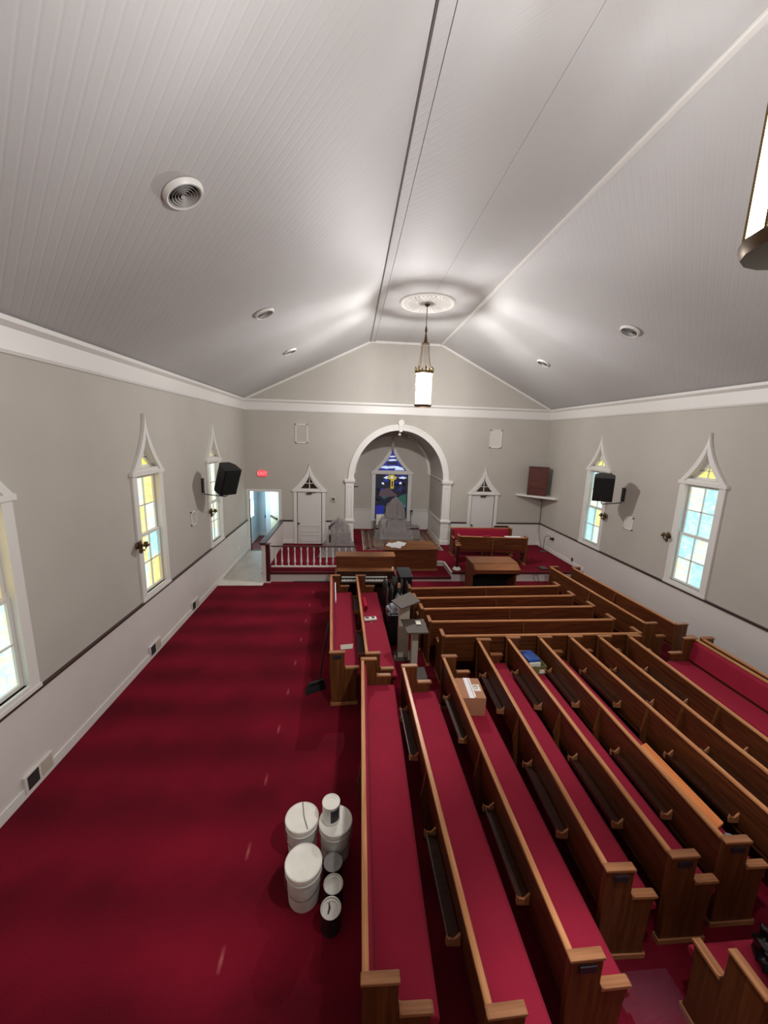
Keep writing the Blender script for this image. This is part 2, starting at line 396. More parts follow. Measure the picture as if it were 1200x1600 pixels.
# ceiling: two slopes and the flat middle
mb = MB()
for a, b in (((XL-.02, ZFT), (XA, ZR)), ((XA, ZR), (XB, ZR)), ((XB, ZR), (XR+.02, ZFT))):
    mb.sheet([(a[0], YB-.02, a[1]), (b[0], YB-.02, b[1]), (b[0], YF+.02, b[1]), (a[0], YF+.02, a[1])])
struct(mb, 'ceiling', 'ceil')
# ceiling battens
mb = MB()
sl = (ZR-ZFT)/(XA-XL)
mb.hexa([(XA-.03, YB, ZR-.035), (XA+.12, YB, ZR-.03), (XA+.12, YF, ZR-.03), (XA-.03, YF, ZR-.035)], [(XA-.03, YB, ZR), (XA+.12, YB, ZR), (XA+.12, YF, ZR), (XA-.03, YF, ZR)])
mb.box(XA-.02, XA+.0, YB, YF, ZR-.05, ZR-.02); mb.box(XA+.11, XA+.135, YB, YF, ZR-.04, ZR)
struct(mb, 'trim_3', 'ceil')
mb = MB(); mb.box(XB-.05, XB+.03, YB, YF, ZR-.045, ZR-.0); struct(mb, 'trim_4', 'trim', .012)
mb = MB(); mb.box(1.70, 1.735, YB, YF-.02, ZR-.008, ZR+.0); struct(mb, 'trim_5', 'ceil')
# frieze board and crown along the walls
def frieze(poly_fn):
    pass
prof = [(0, ZFB), (.02, ZFB), (.035, ZFB+.035), (.035, ZFT-.07), (.09, ZFT-.02), (.09, ZFT+.03), (0, ZFT+.03)]
mb = MB(); mb.prism([(XL+u, v) for u, v in prof], 'y', YB, YF); struct(mb, 'trim_6', 'trim')
mb = MB(); mb.prism([(XR-u, v) for u, v in prof], 'y', YB, YF); struct(mb, 'trim_7', 'trim')
mb = MB(); mb.prism([(YF-u, v) for u, v in prof], 'x', XL+.03, XR-.03); struct(mb, 'trim_8', 'trim')
mb = MB()
g = [(XL+.06, ZFT+.04), (XA, ZR-.0), (XB, ZR-.0), (XR-.06, ZFT+.04)]
for i in range(3):
    (x0, z0), (x1, z1) = g[i], g[i+1]
    mb.hexa([(x0, YF-.045, z0-.07), (x1, YF-.045, z1-.07), (x1, YF-.002, z1-.07), (x0, YF-.002, z0-.07)], [(x0, YF-.045, z0), (x1, YF-.045, z1), (x1, YF-.002, z1), (x0, YF-.002, z0)])
struct(mb, 'trim_9', 'trim')
# wainscot panels, chair rails, baseboards
def wains(name, mbx): struct(mbx, name, 'wains')
mb = MB(); mb.box(XL, XL+.012, YB, YF, 0, RAIL-.03); wains('trim_10', mb)
mb = MB(); mb.box(XR-.012, XR, YB, YF, 0, RAIL-.03); wains('trim_11', mb)
mb = MB()
for a, b, z in ((-2.36, GD[0]-.54, 0), (GD[0]+.54, -.2, PZ), (3.50, GD[1]-.54, PZ), (GD[1]+.54, XR, PZ)): mb.box(a, b, YF-.012, YF, z, RAIL-.03)
wains('trim_12', mb)
rp = [(0, RAIL-.045), (.035, RAIL-.03), (.05, RAIL-.012), (.05, RAIL+.012), (0, RAIL+.012)]
mb = MB(); mb.prism([(XL+u, v) for u, v in rp], 'y', YB, YF); struct(mb, 'trim_13', 'darkwood')
mb = MB(); mb.prism([(XR-u, v) for u, v in rp], 'y', YB, YF); struct(mb, 'trim_14', 'darkwood')
mb = MB()
for a, b in ((-2.36, GD[0]-.56), (GD[0]+.56, -.62+.25), (3.52, GD[1]-.56), (GD[1]+.56, XR)): mb.prism([(YF-u, v) for u, v in rp], 'x', a, b)
struct(mb, 'trim_15', 'darkwood')
def base(name, boxes):
    mb = MB()
    for b in boxes: mb.box(*b)
    struct(mb, name, 'trim', .006)
base('baseboard_left', [(XL+.012, XL+.03, YB, YF, 0, .13)])
base('baseboard_right', [(XR-.03, XR-.012, YB, PY-.03, 0, .13), (XR-.03, XR-.012, PY, YF, PZ, PZ+.12)])
base('baseboard_far', [(a, b, YF-.03, YF-.012, PZ, PZ+.12) for a, b in ((-2.30, GD[0]-.54), (GD[0]+.54, -.2), (3.5, GD[1]-.54), (GD[1]+.54, XR-.03))])

# apse
mb = MB(); n = 32
inner = arch_loop(AC, ARX, ARZ, PZ, ASP, n)
reveal(mb, inner[::1], lambda u, v: (u, YF, v), lambda u, v: (u, AY, v))
mb.f = [f for i, f in enumerate(mb.f) if i != len(inner)-1]; mb.m = mb.m[:len(mb.f)]
struct(mb, 'wall_apse', 'wall', smooth=True)
AWC = 1.617
def hole_apse(): return ogee_outline(AWC, .66, .70, 2.60, 3.62, 10)
mb = MB(); vs, fs = holed(arch_loop(AC, ARX, ARZ, PZ, ASP), [hole_apse()], lambda u, v: (u, AY, v)); mb.add(vs, fs)
reveal(mb, hole_apse(), lambda u, v: (u, AY, v), lambda u, v: (u, AY+.12, v))
struct(mb, 'wall_apse_back', 'wall')
mb = MB()
for s in (-1, 1):
    x = AC+s*(ARX-.001); mb.box(x, x-s*.012, YF+.02, AY, PZ, RAIL-.02); mb.box(x, x-s*.04, YF+.02, AY, RAIL-.02, RAIL+.03); mb.box(x, x-s*.03, YF+.02, AY, PZ, PZ+.12)
    a, b = sorted((AC+s*ARX, AWC+s*.79)); mb.box(a, b, AY-.012, AY, PZ, RAIL-.02); mb.box(a, b, AY-.04, AY, RAIL-.02, RAIL+.03)
    # impost line along the apse wall
    mb.box(x, x-s*.02, YF+.1, AY, ASP-.02, ASP+.02)
struct(mb, 'trim_16', 'wains')
mb = MB()      # moulding on the apse back wall following the vault
no = 24
for i in range(no):
    a0, a1 = PI*i/no, PI*(i+1)/no
    def q(a, r1, r2, y): return [(AC+r1*math.cos(a), y, ASP+r2*math.sin(a))]
    P = []
    for y in (AY-.03, AY-.001):
        P.append([(AC+(ARX-.11)*math.cos(a0), y, ASP+(ARZ-.11)*math.sin(a0)), (AC+(ARX-.005)*math.cos(a0), y, ASP+(ARZ-.005)*math.sin(a0)),
                  (AC+(ARX-.005)*math.cos(a1), y, ASP+(ARZ-.005)*math.sin(a1)), (AC+(ARX-.11)*math.cos(a1), y, ASP+(ARZ-.11)*math.sin(a1))])
    if i < 9 or i > 14: mb.hexa(P[0], P[1])
struct(mb, 'trim_17', 'trim')
# arch casing, keystone, pilasters
mb = MB(); no = 48
for i in range(no):
    a0, a1 = PI*i/no, PI*(i+1)/no
    for (r0, r1, yo) in ((-.012, .17, .035), (.13, .185, .055)):
        P = []
        for y in (YF-yo, YF+.02):
            P.append([(AC+(ARX+r0)*math.cos(a), y, ASP+(ARZ+r0)*math.sin(a)) if k == 0 else (AC+(ARX+r1)*math.cos(a), y, ASP+(ARZ+r1)*math.sin(a)) for k, a in ((0, a0), (1, a0), (1, a1), (0, a1))])
        mb.hexa(P[0], P[1])
struct(mb, 'trim_18', 'trim', smooth=True)
mb = MB()
mb.hexa([(AC-.05, YF-.09, 4.17), (AC+.05, YF-.09, 4.17), (AC+.05, YF, 4.17), (AC-.05, YF, 4.17)], [(AC-.07, YF-.09, 4.44), (AC+.07, YF-.09, 4.44), (AC+.07, YF, 4.44), (AC-.07, YF, 4.44)])
mb.lathe([(.001, -.1), (.10, -.1), (.11, -.07), (.11, 0), (.001, 0)], (AC+.01, YF, 4.47), 20, 'y')
struct(mb, 'trim_19', 'trim', .006)
def pilaster(k, x0, x1):
    mb = MB()
    mb.box(x0, x1, YF-.06, YF+.1, PZ, 2.47)                          # shaft
    mb.box(x0-.04, x1+.04, YF-.12, YF+.12, 2.47, 2.56)               # impost cap
    mb.box(x0-.02, x1+.02, YF-.09, YF+.11, 2.43, 2.47)
    mb.box(x0-.04, x1+.04, YF-.12, YF+.12, 1.10, 1.16); mb.box(x0-.02, x1+.02, YF-.09, YF+.11, 1.06, 1.10)
    mb.box(x0-.02, x1+.02, YF-.09, YF+.11, PZ, PZ+.14)
    for z0, z1 in ((.50, .98), (1.26, 2.32)):                        # panel mouldings
        for a in ((x0+.06, x0+.08, z0, z1), (x1-.08, x1-.06, z0, z1), (x0+.06, x1-.06, z0, z0+.02), (x0+.06, x1-.06, z1-.02, z1)):
            mb.box(a[0], a[1], YF-.075, YF-.06, a[2], a[3])
    struct(mb, 'trim_%d' % k, 'trim', .005)
pilaster(20, -.19, .085); pilaster(21, 3.165, 3.455)

# ------------------------------------------------------------------ windows
PAT = {  # pane kinds, rows from top: two panes a row
    0: [('wg', 'yg'), ('wg', 'yg'), ('wg', 'wg'), ('bgp', 'wg')],
    1: [('wg', 'yg'), ('yg', 'wg'), ('yg', 'bgp'), ('wg', 'yg')],
    2: [('wg', 'wg'), ('yg', 'wg'), ('yg', 'wg'), ('bgp', 'wg')],
    3: [('wg', 'bgp'), ('wg', 'bgp'), ('wg', 'wg'), ('wg', 'bgp')],
    4: [('wg', 'bgp'), ('bgp', 'bgp'), ('bgp', 'wg'), ('wg', 'bgp')],
    5: [('bgp', 'wg'), ('wg', 'wg'), ('bgp', 'yg'), ('bgp', 'wg')]}
def side_window(k, X, s, yc, pat):
    """s = +1: room lies to +x (left wall)."""
    mb = MB()
    def tf(d): return lambda u, v: (X+s*d, u, v)
    # pointed casing
    outer = ogee_outline(yc, .50, 1.107, 3.30, 4.22, 12); innr = ogee_outline(yc, .385, 1.20, 3.28, 3.98, 12)
    head_in = ogee_outline(yc, .35, 3.36, 3.36, 3.93, 12)
    low = rect(yc-.37, yc+.37, 1.20, 3.235)
    vs, fs = holed(outer, [low, head_in], tf(.035)); mb.add(vs, fs)
    reveal(mb, outer, tf(0), tf(.035)); reveal(mb, low, tf(.035), tf(-.10)); reveal(mb, head_in, tf(.035), tf(-.10))
    # raised outer moulding on the head and shoulders
    oo = ogee_outline(yc, .53, 3.285, 3.285, 4.26, 12); oi = ogee_outline(yc, .40, 3.30, 3.30, 3.99, 12)
    n = len(oo)
    for i in range(n-1):
        a, b, c, d = oo[i], oo[i+1], oi[i+1], oi[i]
        mb.hexa([tf(.0)(*a), tf(.0)(*b), tf(.0)(*c), tf(.0)(*d)], [tf(.055)(*a), tf(.055)(*b), tf(.055)(*c), tf(.055)(*d)])
    mb.box(X, X+s*.06, yc-.53, yc+.53, 3.245, 3.31); mb.box(X, X+s*.047, yc-.51, yc+.51, 1.107, 1.15)
    w_ = struct(mb, 'window_%d' % k, 'trim')
    sash = MB()
    for z0, z1, d in ((2.20, 3.233, -.075), (1.202, 2.235, -.045)):
        def bar(y0, y1, za, zb, t=.014): sash.box(X+s*(d-t), X+s*(d+t), y0, y1, za, zb)
        bar(yc-.368, yc-.325, z0, z1); bar(yc+.325, yc+.368, z0, z1); bar(yc-.325, yc+.325, z0, z0+.045); bar(yc-.325, yc+.325, z1-.045, z1)
        bar(yc-.011, yc+.011, z0, z1, .01); zm = (z0+z1)/2; bar(yc-.325, yc+.325, zm-.011, zm+.011, .01)
    sash.box(X-s*.08, X-s*.06, yc-.011, yc+.011, 3.40, 3.7); sash.box(X-s*.08, X-s*.06, yc-.17, yc+.17, 3.525, 3.54)
    vs, fs = holed(ogee_outline(yc, .352, 3.358, 3.358, 3.935, 12), [ogee_outline(yc, .25, 3.40, 3.40, 3.70, 8)], tf(-.06)); sash.add(vs, fs)
    reveal(sash, ogee_outline(yc, .25, 3.40, 3.40, 3.70, 8), tf(-.06), tf(-.095))
    sash.build('window_frame', 'trim', w_)
    pn = MB(); kinds = ['yg', 'wg', 'bgp', 'tp']; xx = X-s*.095
    zs = [3.235, 2.717, 2.217, 1.717, 1.20]
    for r_, row in enumerate(PAT[pat]):
        for c_, kd in enumerate(row):
            # first pane of the row is the one nearer the left of a viewer standing in the room
            y0, y1 = ((yc-.37, yc) if (c_ == 0) == (s > 0) else (yc, yc+.37))
            pn.add([(xx, y0, zs[r_+1]), (xx, y1, zs[r_+1]), (xx, y1, zs[r_]), (xx, y0, zs[r_])], [(0, 1, 2, 3)], kinds.index(kd))
    pn.add([(xx, u, v) for u, v in ogee_outline(yc, .36, 3.35, 3.35, 3.95, 8)], [tuple(range(17))], 3)
    pn.build('window_glass', kinds, w_)
k = 1
for i, y in enumerate(WIN_Y):
    side_window(k, XL, 1, y, i); k += 1
for i, y in enumerate(WIN_Y):
    side_window(k, XR, -1, y, i+3); k += 1
# small window sills catch on top of the chair rail
# apse window
mb = MB()
def tfy(y): return lambda u, v: (u, y, v)
outer = ogee_outline(AWC, .80, .62, 2.62, 3.98, 14); low = rect(AWC-.655, AWC+.655, .70, 2.53); head = ogee_outline(AWC, .60, 2.68, 2.68, 3.60, 12)
vs, fs = holed(outer, [low, head], tfy(AY-.045)); mb.add(vs, fs)
reveal(mb, outer, tfy(AY), tfy(AY-.045)); reveal(mb, low, tfy(AY-.045), tfy(AY+.06)); reveal(mb, head, tfy(AY-.045), tfy(AY+.06))
mb.box(AWC-.84, AWC+.84, AY-.08, AY, 2.55, 2.63)
wa = struct(mb, 'window_7', 'trim')
pn = MB(); kinds = ['s_navy', 's_blue', 's_white', 's_gold', 's_plum', 's_green', 's_teal', 's_black']
def pz(poly, mi, lay): pn.add([(AWC+u, AY+.055-lay*.002, v) for u, v in poly], [tuple(range(len(poly)))], mi)
pz([(-.66, .69), (.66, .69), (.66, 2.54), (-.66, 2.54)], 0, 0)
pz([(u-AWC, v) for u, v in ogee_outline(AWC, .61, 2.67, 2.67, 3.62, 10)], 1, 0)
for z, wd, h in ((3.22, .13, .05), (3.07, .2, .07), (2.78, .28, .09)):
    pz([(-wd, z), (-wd*.3, z-.02), (wd*.8, z), (wd, z+h*.5), (wd*.4, z+h), (-wd*.5, z+h*.8)], 2, 1)
pz([(.1, 2.70), (.5, 2.70), (.42, 2.80), (.2, 2.86)], 2, 1); pz([(-.5, 2.78), (-.16, 2.74), (-.2, 2.86), (-.34, 2.86)], 2, 1)
pz([(-.22, 2.93), (.22, 2.91), (.18, 3.02), (-.14, 3.02)], 0, 2)
rr = random.Random(3)
for i in range(70):      # dark leaded field of the lower light
    u, v = rr.uniform(-.58, .54), rr.uniform(.74, 2.34); a, b = rr.uniform(.05, .14), rr.uniform(.04, .12)
    mi = rr.choice([5, 0, 7, 4, 5] if v < 1.75 else [0, 0, 7, 1, 0])
    pz([(max(-.65, u-a), v-b*.3), (u+a*.2, v-b), (min(.65, u+a), v+b*.1), (u+a*.1, v+b), (u-a*.8 if u-a*.8 > -.65 else -.65, v+b*.6)], mi, 1+i % 3)
pz([(-.52, 1.66), (-.4, 1.92), (-.1, 1.98), (.12, 1.78), (.3, 1.66), (.0, 1.62), (-.3, 1.6)], 4, 5)
pz([(-.6, .78), (-.28, .8), (-.3, 1.26), (-.62, 1.24)], 1, 5); pz([(-.5, .84), (-.34, .83), (-.36, .9), (-.48, .9)], 2, 6)
pz([(.2, 1.4), (.62, 1.3), (.62, 1.74), (.34, 1.66)], 5, 5); pz([(.4, 1.2), (.62, 1.18), (.6, 1.3), (.42, 1.3)], 6, 6)
for P in ([(-.34, 2.38), (-.2, 2.46), (-.08, 2.40), (-.2, 2.33)], [(.26, 2.40), (.44, 2.45), (.62, 2.40), (.5, 2.35), (.34, 2.36)], [(-.4, 2.13), (-.3, 2.1), (-.31, 2.19), (-.4, 2.2)], [(.3, 2.14), (.41, 2.14), (.39, 2.23), (.31, 2.21)]): pz(P, 2, 6)
pz([(.2, 2.44), (.62, 2.46), (.62, 2.53), (.24, 2.53)], 1, 5); pz([(-.3, 2.47), (-.1, 2.44), (-.08, 2.53), (-.28, 2.53)], 1, 5)
pz([(-.08, 2.32), (.06, 2.27), (.16, 2.33), (.22, 2.43), (.10, 2.46), (.08, 2.53), (-.06, 2.5), (-.14, 2.52), (-.12, 2.43), (-.22, 2.38)], 3, 7); pz([(-.04, 1.95), (.09, 1.95), (.09, 2.3), (-.04, 2.3)], 3, 7); pz([(.0, 2.03), (.05, 2.03), (.05, 2.25), (.0, 2.25)], 7, 8)
pz([(-.03, 2.36), (.05, 2.36), (.05, 2.45), (-.03, 2.45)], 2, 8)
pn.build('window_glass', kinds, wa)

# ------------------------------------------------------------------ doors
def pointed_door(k, c, ajar):
    mb = MB()
    outer = ogee_outline(c, .53, PZ, 2.13, 3.02, 12); low = rect(c-.425, c+.425, PZ+.001, 2.085); head = ogee_outline(c, .30, 2.20, 2.20, 2.72, 10)
    vs, fs = holed(outer, [rect(c-.425, c+.425, PZ+.01, 2.085), head], tfy(YF-.03)); mb.add(vs, fs)
    reveal(mb, outer, tfy(YF), tfy(YF-.03)); reveal(mb, low, tfy(YF-.03), tfy(YF+.06)); reveal(mb, head, tfy(YF-.03), tfy(YF+.05))
    oo = ogee_outline(c, .58, 2.14, 2.14, 3.06, 12); oi = ogee_outline(c, .41, 2.16, 2.16, 2.84, 12)
    for i in range(len(oo)-1):
        a, b, cc, d = oo[i], oo[i+1], oi[i+1], oi[i]
        mb.hexa([(p[0], YF-.055, p[1]) for p in (a, b, cc, d)], [(p[0], YF, p[1]) for p in (a, b, cc, d)])
    mb.box(c-.58, c+.58, YF-.06, YF, 2.10, 2.16)
    mb.box(c-.012, c+.012, YF+.02, YF+.035, 2.2, 2.7); mb.box(c-.16, c+.16, YF+.02, YF+.035, 2.37, 2.39)
    d = struct(mb, 'door_%d' % k, 'trim')
    gl = MB(); gl.add([(u, YF+.045, v) for u, v in ogee_outline(c, .31, 2.19, 2.19, 2.73, 8)], [tuple(range(17))]); gl.build('door_transom', 'dimg', d)
    sl_ = MB(); y0 = YF-.02 if ajar else YF+.01
    sl_.box(c-.40, c+.40, y0, y0+.04, PZ+.005, 2.07)
    for z0, z1 in ((.36, .60), (.70, .92), (1.02, 1.98)):
        if z0 < 1:
            for a in ((c-.32, c+.32, z0, z0+.02), (c-.32, c+.32, z1-.02, z1), (c-.32, c-.30, z0, z1), (c+.30, c+.32, z0, z1)): sl_.box(a[0], a[1], y0-.012, y0, a[2], a[3])
    slab = sl_.build('door_panel', 'doorp', d, .003)
    h = MB(); h.lathe([(.001, -.07), (.03, -.065), (.035, -.045), (.015, -.03), (.015, 0), (.001, 0)], (c-.36, y0, 1.0), 14, 'y')
    h.build('door_handle', 'bronze', slab, smooth=True)
    cl = MB(); cl.box(c-.1, c+.08, y0-.05, y0, 2.01, 2.06); cl.box(c-.01, c+.2, y0-.025, y0-.01, 2.055, 2.07); cl.build('door_closer', 'bronze', slab)
pointed_door(1, GD[0], True); pointed_door(2, GD[1], False)
mb = MB()
for c in GD: mb.box(c-.5, c+.5, YF+.131, YF+.5, 0, 2.9)
struct(mb, 'wall_light_block', 'wall')  # unseen boxes added behind the pointed doors to block leaking sky light
# corridor opening and what shows beyond it
mb = MB(); x0, x1, _, z1 = PASS
mb.box(x0-.10, x0, YF-.03, YF+.14, 0, z1+.08); mb.box(x1, x1+.09, YF-.03, YF+.14, 0, z1+.08); mb.box(x0, x1, YF-.03, YF+.14, z1, z1+.08)
struct(mb, 'trim_22', 'trim', .006)
mb = MB()
mb.sheet([(-3.62, YF+.13, 0), (-3.62, 15.25, 0), (-3.62, 15.25, 2.6), (-3.62, YF+.13, 2.6)]); mb.sheet([(-3.62, 15.25, 0), (-2.2, 15.25, 0), (-2.2, 15.25, 2.6), (-3.62, 15.25, 2.6)])
mb.sheet([(-2.2, YF+.13, 0), (-2.2, 15.25, 0), (-2.2, 15.25, 2.6), (-2.2, YF+.13, 2.6)]); mb.sheet([(-3.62, YF+.13, 2.6), (-2.2, YF+.13, 2.6), (-2.2, 15.25, 2.6), (-3.62, 15.25, 2.6)])
struct(mb, 'wall_corridor', 'hallwall')
base('baseboard_corridor', [(-3.62, -3.60, YF+.14, 15.25, 0, .17), (-3.60, -3.24, 15.23, 15.25, 0, .17)])
mb = MB(); mb.box(-3.25, -3.05, 14.85, 15.24, 0, 2.6); struct(mb, 'trim_23', 'trim')
mb = MB()
mb.box(-3.62, -3.585, 13.45, 14.5, .95, 1.0); mb.box(-3.62, -3.59, 13.45, 13.53, 1.0, 2.3); mb.box(-3.62, -3.59, 14.42, 14.5, 1.0, 2.3); mb.box(-3.62, -3.59, 13.5, 14.45, 1.6, 1.64)
w8 = struct(mb, 'window_8', 'trim')
mb = MB(); mb.box(-3.618, -3.61, 13.53, 14.42, 1.0, 2.3); mb.build('window_glass', 'hallwin', w8)
hx, hy = x1-.02, YF+.15; dv = Vector((-2.88-hx, 14.05-hy, 0)).normalized(); nv = Vector((-dv.y, dv.x, 0))
mb = MB(); L = .93; A = Vector((hx, hy, .01)); t_ = .04
P = [A, A+dv*L, A+dv*L+nv*-t_, A+nv*-t_]; mb.hexa(P, [p+Vector((0, 0, 2.03)) for p in P])
d3 = struct(mb, 'door_3', 'doorc')
mb = MB(); B = A+dv*.2+nv*.0; P = [B+nv*.005+Vector((0, 0, 1.02)), B+dv*.62+nv*.005+Vector((0, 0, 1.02)), B+dv*.62+nv*.05+Vector((0, 0, 1.02)), B+nv*.05+Vector((0, 0, 1.02))]
mb.hexa(P, [p+Vector((0, 0, .07)) for p in P]); mb.build('door_handle', 'bronze', d3)

# half wall at the left end of the platform
mb = MB(); mb.box(-2.40, -2.30, PY+.0, YF, 0, 1.07); struct(mb, 'wall_low', 'wains')
mb = MB(); mb.box(-2.43, -2.27, PY-.08, YF, 1.07, 1.115); struct(mb, 'trim_24', 'darkwood', .01)

# ------------------------------------------------------------------ pews
def make_pew(loc, L, label, group, rz=0, racks=True, plate=False, sheen=True, name='pew'):
    """back at x=0 facing +x, running along y from 0 to L"""
    t = thing(name, loc, label, 'pew', group, rz)
    def P(mb, nm, mat, par=t, **k): return mb.build(nm, mat, par, local=True, **k)
    H = .88
    for y0 in (0, L-.045):
        m = MB(); y1 = y0+.045
        prof = [(.02, 0), (.41, 0), (.405, .08), (.39, .12), (.40, .50), (.425, .60), (.235, .60), (.215, .64), (.215, H-.02), (-.005, H-.02), (0, .5), (.02, .12)]
        m.prism(prof, 'y', y0, y1); e = P(m, 'end_panel', 'woodx', bevel=.006)
        c = MB(); c.prism([(-.012, H-.022), (.222, H-.022), (.222, H-.004), (.21, H), (.0, H), (-.012, H-.006)], 'y', y0-.008, y1+.008)
        P(c, 'post_cap', 'cap', e, bevel=.004); c = MB()
        c.prism([(.225, .595), (.432, .595), (.436, .612), (.42, .622), (.245, .622), (.225, .635)], 'y', y0-.008, y1+.008)
        P(c, 'arm_cap', 'cap', e, bevel=.004)
        b = MB(); b.box(.01, .42, y0-.01, y1+.01, 0, .05); P(b, 'plinth', 'cap', e, bevel=.004)
        if plate and y0 == 0:
            q = MB(); q.box(.055, .165, y0-.012, y0-.001, H-.105, H-.055); P(q, 'number_plate', 'label', e)
    m = MB(); m.prism([(.035, .44), (.06, .44), (.028, .845), (.004, .845)], 'y', .04, L-.04); P(m, 'backrest', 'wood')
    m = MB(); m.box(-.004, .040, .045, L-.045, .838, .866); P(m, 'top_rail', 'rail', bevel=.007)
    m = MB(); m.prism([(.058, .50), (.095, .50), (.085, .62), (.066, .80), (.03, .835)], 'y', .05, L-.05); P(m, 'back_cushion', 'fabric', bevel=.01)
    m = MB(); m.box(.045, .45, .046, L-.046, .385, .41); P(m, 'seat_board', 'wood')
    m = MB(); m.prism([(.06, .41), (.48, .40), (.495, .42), (.49, .455), (.46, .475), (.08, .465)], 'y', .048, L-.048); P(m, 'seat_cushion', 'fabric', bevel=.012, seg=3)
    m = MB(); m.box(.40, .425, .05, L-.05, .31, .39); P(m, 'apron', 'wood')
    m = MB(); ym = L/2; m.prism([(.06, 0), (.40, 0), (.40, .385), (.05, .385)], 'y', ym-.02, ym+.02)
    m.prism([(.035, 0), (.0, 0), (-.02, .38), (-.04, .51), (.004, .82), (.03, .82)], 'y', ym-.019, ym+.019); P(m, 'center_support', 'woodx', bevel=.004)
    if racks:
        for yc in (L*.27, L*.74):
            r = MB(); r.box(-.075, .02, yc-.36, yc+.36, .525, .537); r.box(-.08, -.068, yc-.36, yc+.36, .537, .575)
            rk = P(r, 'book_rack', 'organdark')
            for s in (-1, 1):
                q = MB(); yy = yc+s*.375
                q.prism([(.02, .50), (-.03, .505), (-.085, .515), (-.092, .56), (-.085, .60), (-.07, .575), (-.03, .56), (.015, .61)], 'y', yy-.009, yy+.009)
                P(q, 'rack_bracket', 'cap', rk, bevel=.003)
    return t
G1, G2, G3, G4 = 'long pews on the right of the aisle', 'crosswise pews near the front', 'pews along the right wall', 'front left pews'
def line_pew(xn, yn, xf, yf, label, group, **k):
    d = Vector((xf-xn, yf-yn, 0)); return make_pew((xn, yn, 0), d.length, label, group, rz=math.atan2(-d.x, d.y), **k)
line_pew(-.278, 5.20, -.445, 8.44, 'leftmost front pew with red cushions, push broom leaning against its back', G4, plate=True, racks=False)
line_pew(.245, 5.16, .135, 8.44, 'front left pew with a red roll and white controller on its seat', G4, plate=False, racks=True)
line_pew(.105, 1.68, .178, 5.06, 'long red-cushioned pew beside the paint buckets, nearest the open carpet', G1, racks=False)
line_pew(.80, 1.50, .737, 4.87, 'long pew between the bucket-side pew and the cardboard box pew', G1)
line_pew(1.393, 1.70, 1.361, 5.09, 'long pew with the taped cardboard box on its far end', G1, plate=True)
line_pew(1.948, 2.17, 2.04, 5.55, 'long empty pew just right of the cardboard box pew', G1, plate=True)
line_pew(2.524, 2.23, 2.544, 5.60, 'long pew holding the open box with blue lid at its far end', G1, plate=True)
line_pew(3.058, 2.31, 3.083, 5.60, 'long pew with the loose orange plank lying along its seat', G1, plate=True)
line_pew(3.70, 2.22, 3.609, 5.60, 'long pew second to the right of the blue-lidded box pew', G1)
line_pew(4.14, 2.25, 4.113, 5.60, 'long pew third to the right of the blue-lidded box pew', G1)
line_pew(4.56, 2.22, 4.638, 5.60, 'rightmost of the long pews facing the right wall before the gap', G1)
# back to back pair by the right wall
t = make_pew((5.75, 5.49, 0), 3.3, 'pew facing the nave with its red seat and back cushions fully visible, by right wall', G3, rz=PI, racks=False)
make_pew((5.845, 2.19, 0), 3.3, 'pew standing back to back behind the wall-side red pew', G3, rz=0, racks=False)
line_pew(5.285, 5.98, 5.089, 9.06, 'lengthwise pew in front right block, its back along the ends of the crosswise pews', G3, racks=False)
line_pew(5.83, 5.93, 5.655, 9.02, 'front right lengthwise pew closest to the white wainscot', G3, racks=False)
# crosswise pews, back towards the camera: rz = 90 deg (local +x -> +y, local +y -> -x)
def cross_pew(xl, yl, xr, yr, label, group=G2, z=0, **k):
    d = Vector((xl-xr, yl-yr, 0)); return make_pew((xr, yr, z), d.length, label, group, rz=math.atan2(-d.x, d.y), **k)
cross_pew(1.50, 5.655, 4.93, 5.655, 'crosswise pew nearest the camera, back touching the ends of the long pews', racks=False)
cross_pew(1.38, 6.155, 4.82, 6.165, 'second crosswise pew from the long pews', racks=False)
cross_pew(1.33, 6.66, 4.79, 6.72, 'third crosswise pew from the long pews', racks=False)
cross_pew(1.28, 7.155, 4.69, 7.25, 'fourth crosswise pew from the long pews', racks=False)
cross_pew(1.25, 7.66, 4.66, 7.78, 'frontmost crosswise pew, just behind the right organ console', racks=False)
cross_pew(2.43, 1.47, 5.75, 1.47, 'crosswise pew cut off at the bottom right with a black bag on its seat', 'crosswise pew at the back', racks=False)
# platform pews
cross_pew(3.23, 11.02, 5.32, 10.86, 'choir pew on the platform turned with its wooden back to the nave', 'choir pews on the platform', z=PZ, racks=False)
make_pew((3.27, 12.18, PZ), 2.02, 'choir pew on the platform facing the nave with red back cushion', 'choir pews on the platform', rz=-PI/2, racks=False)

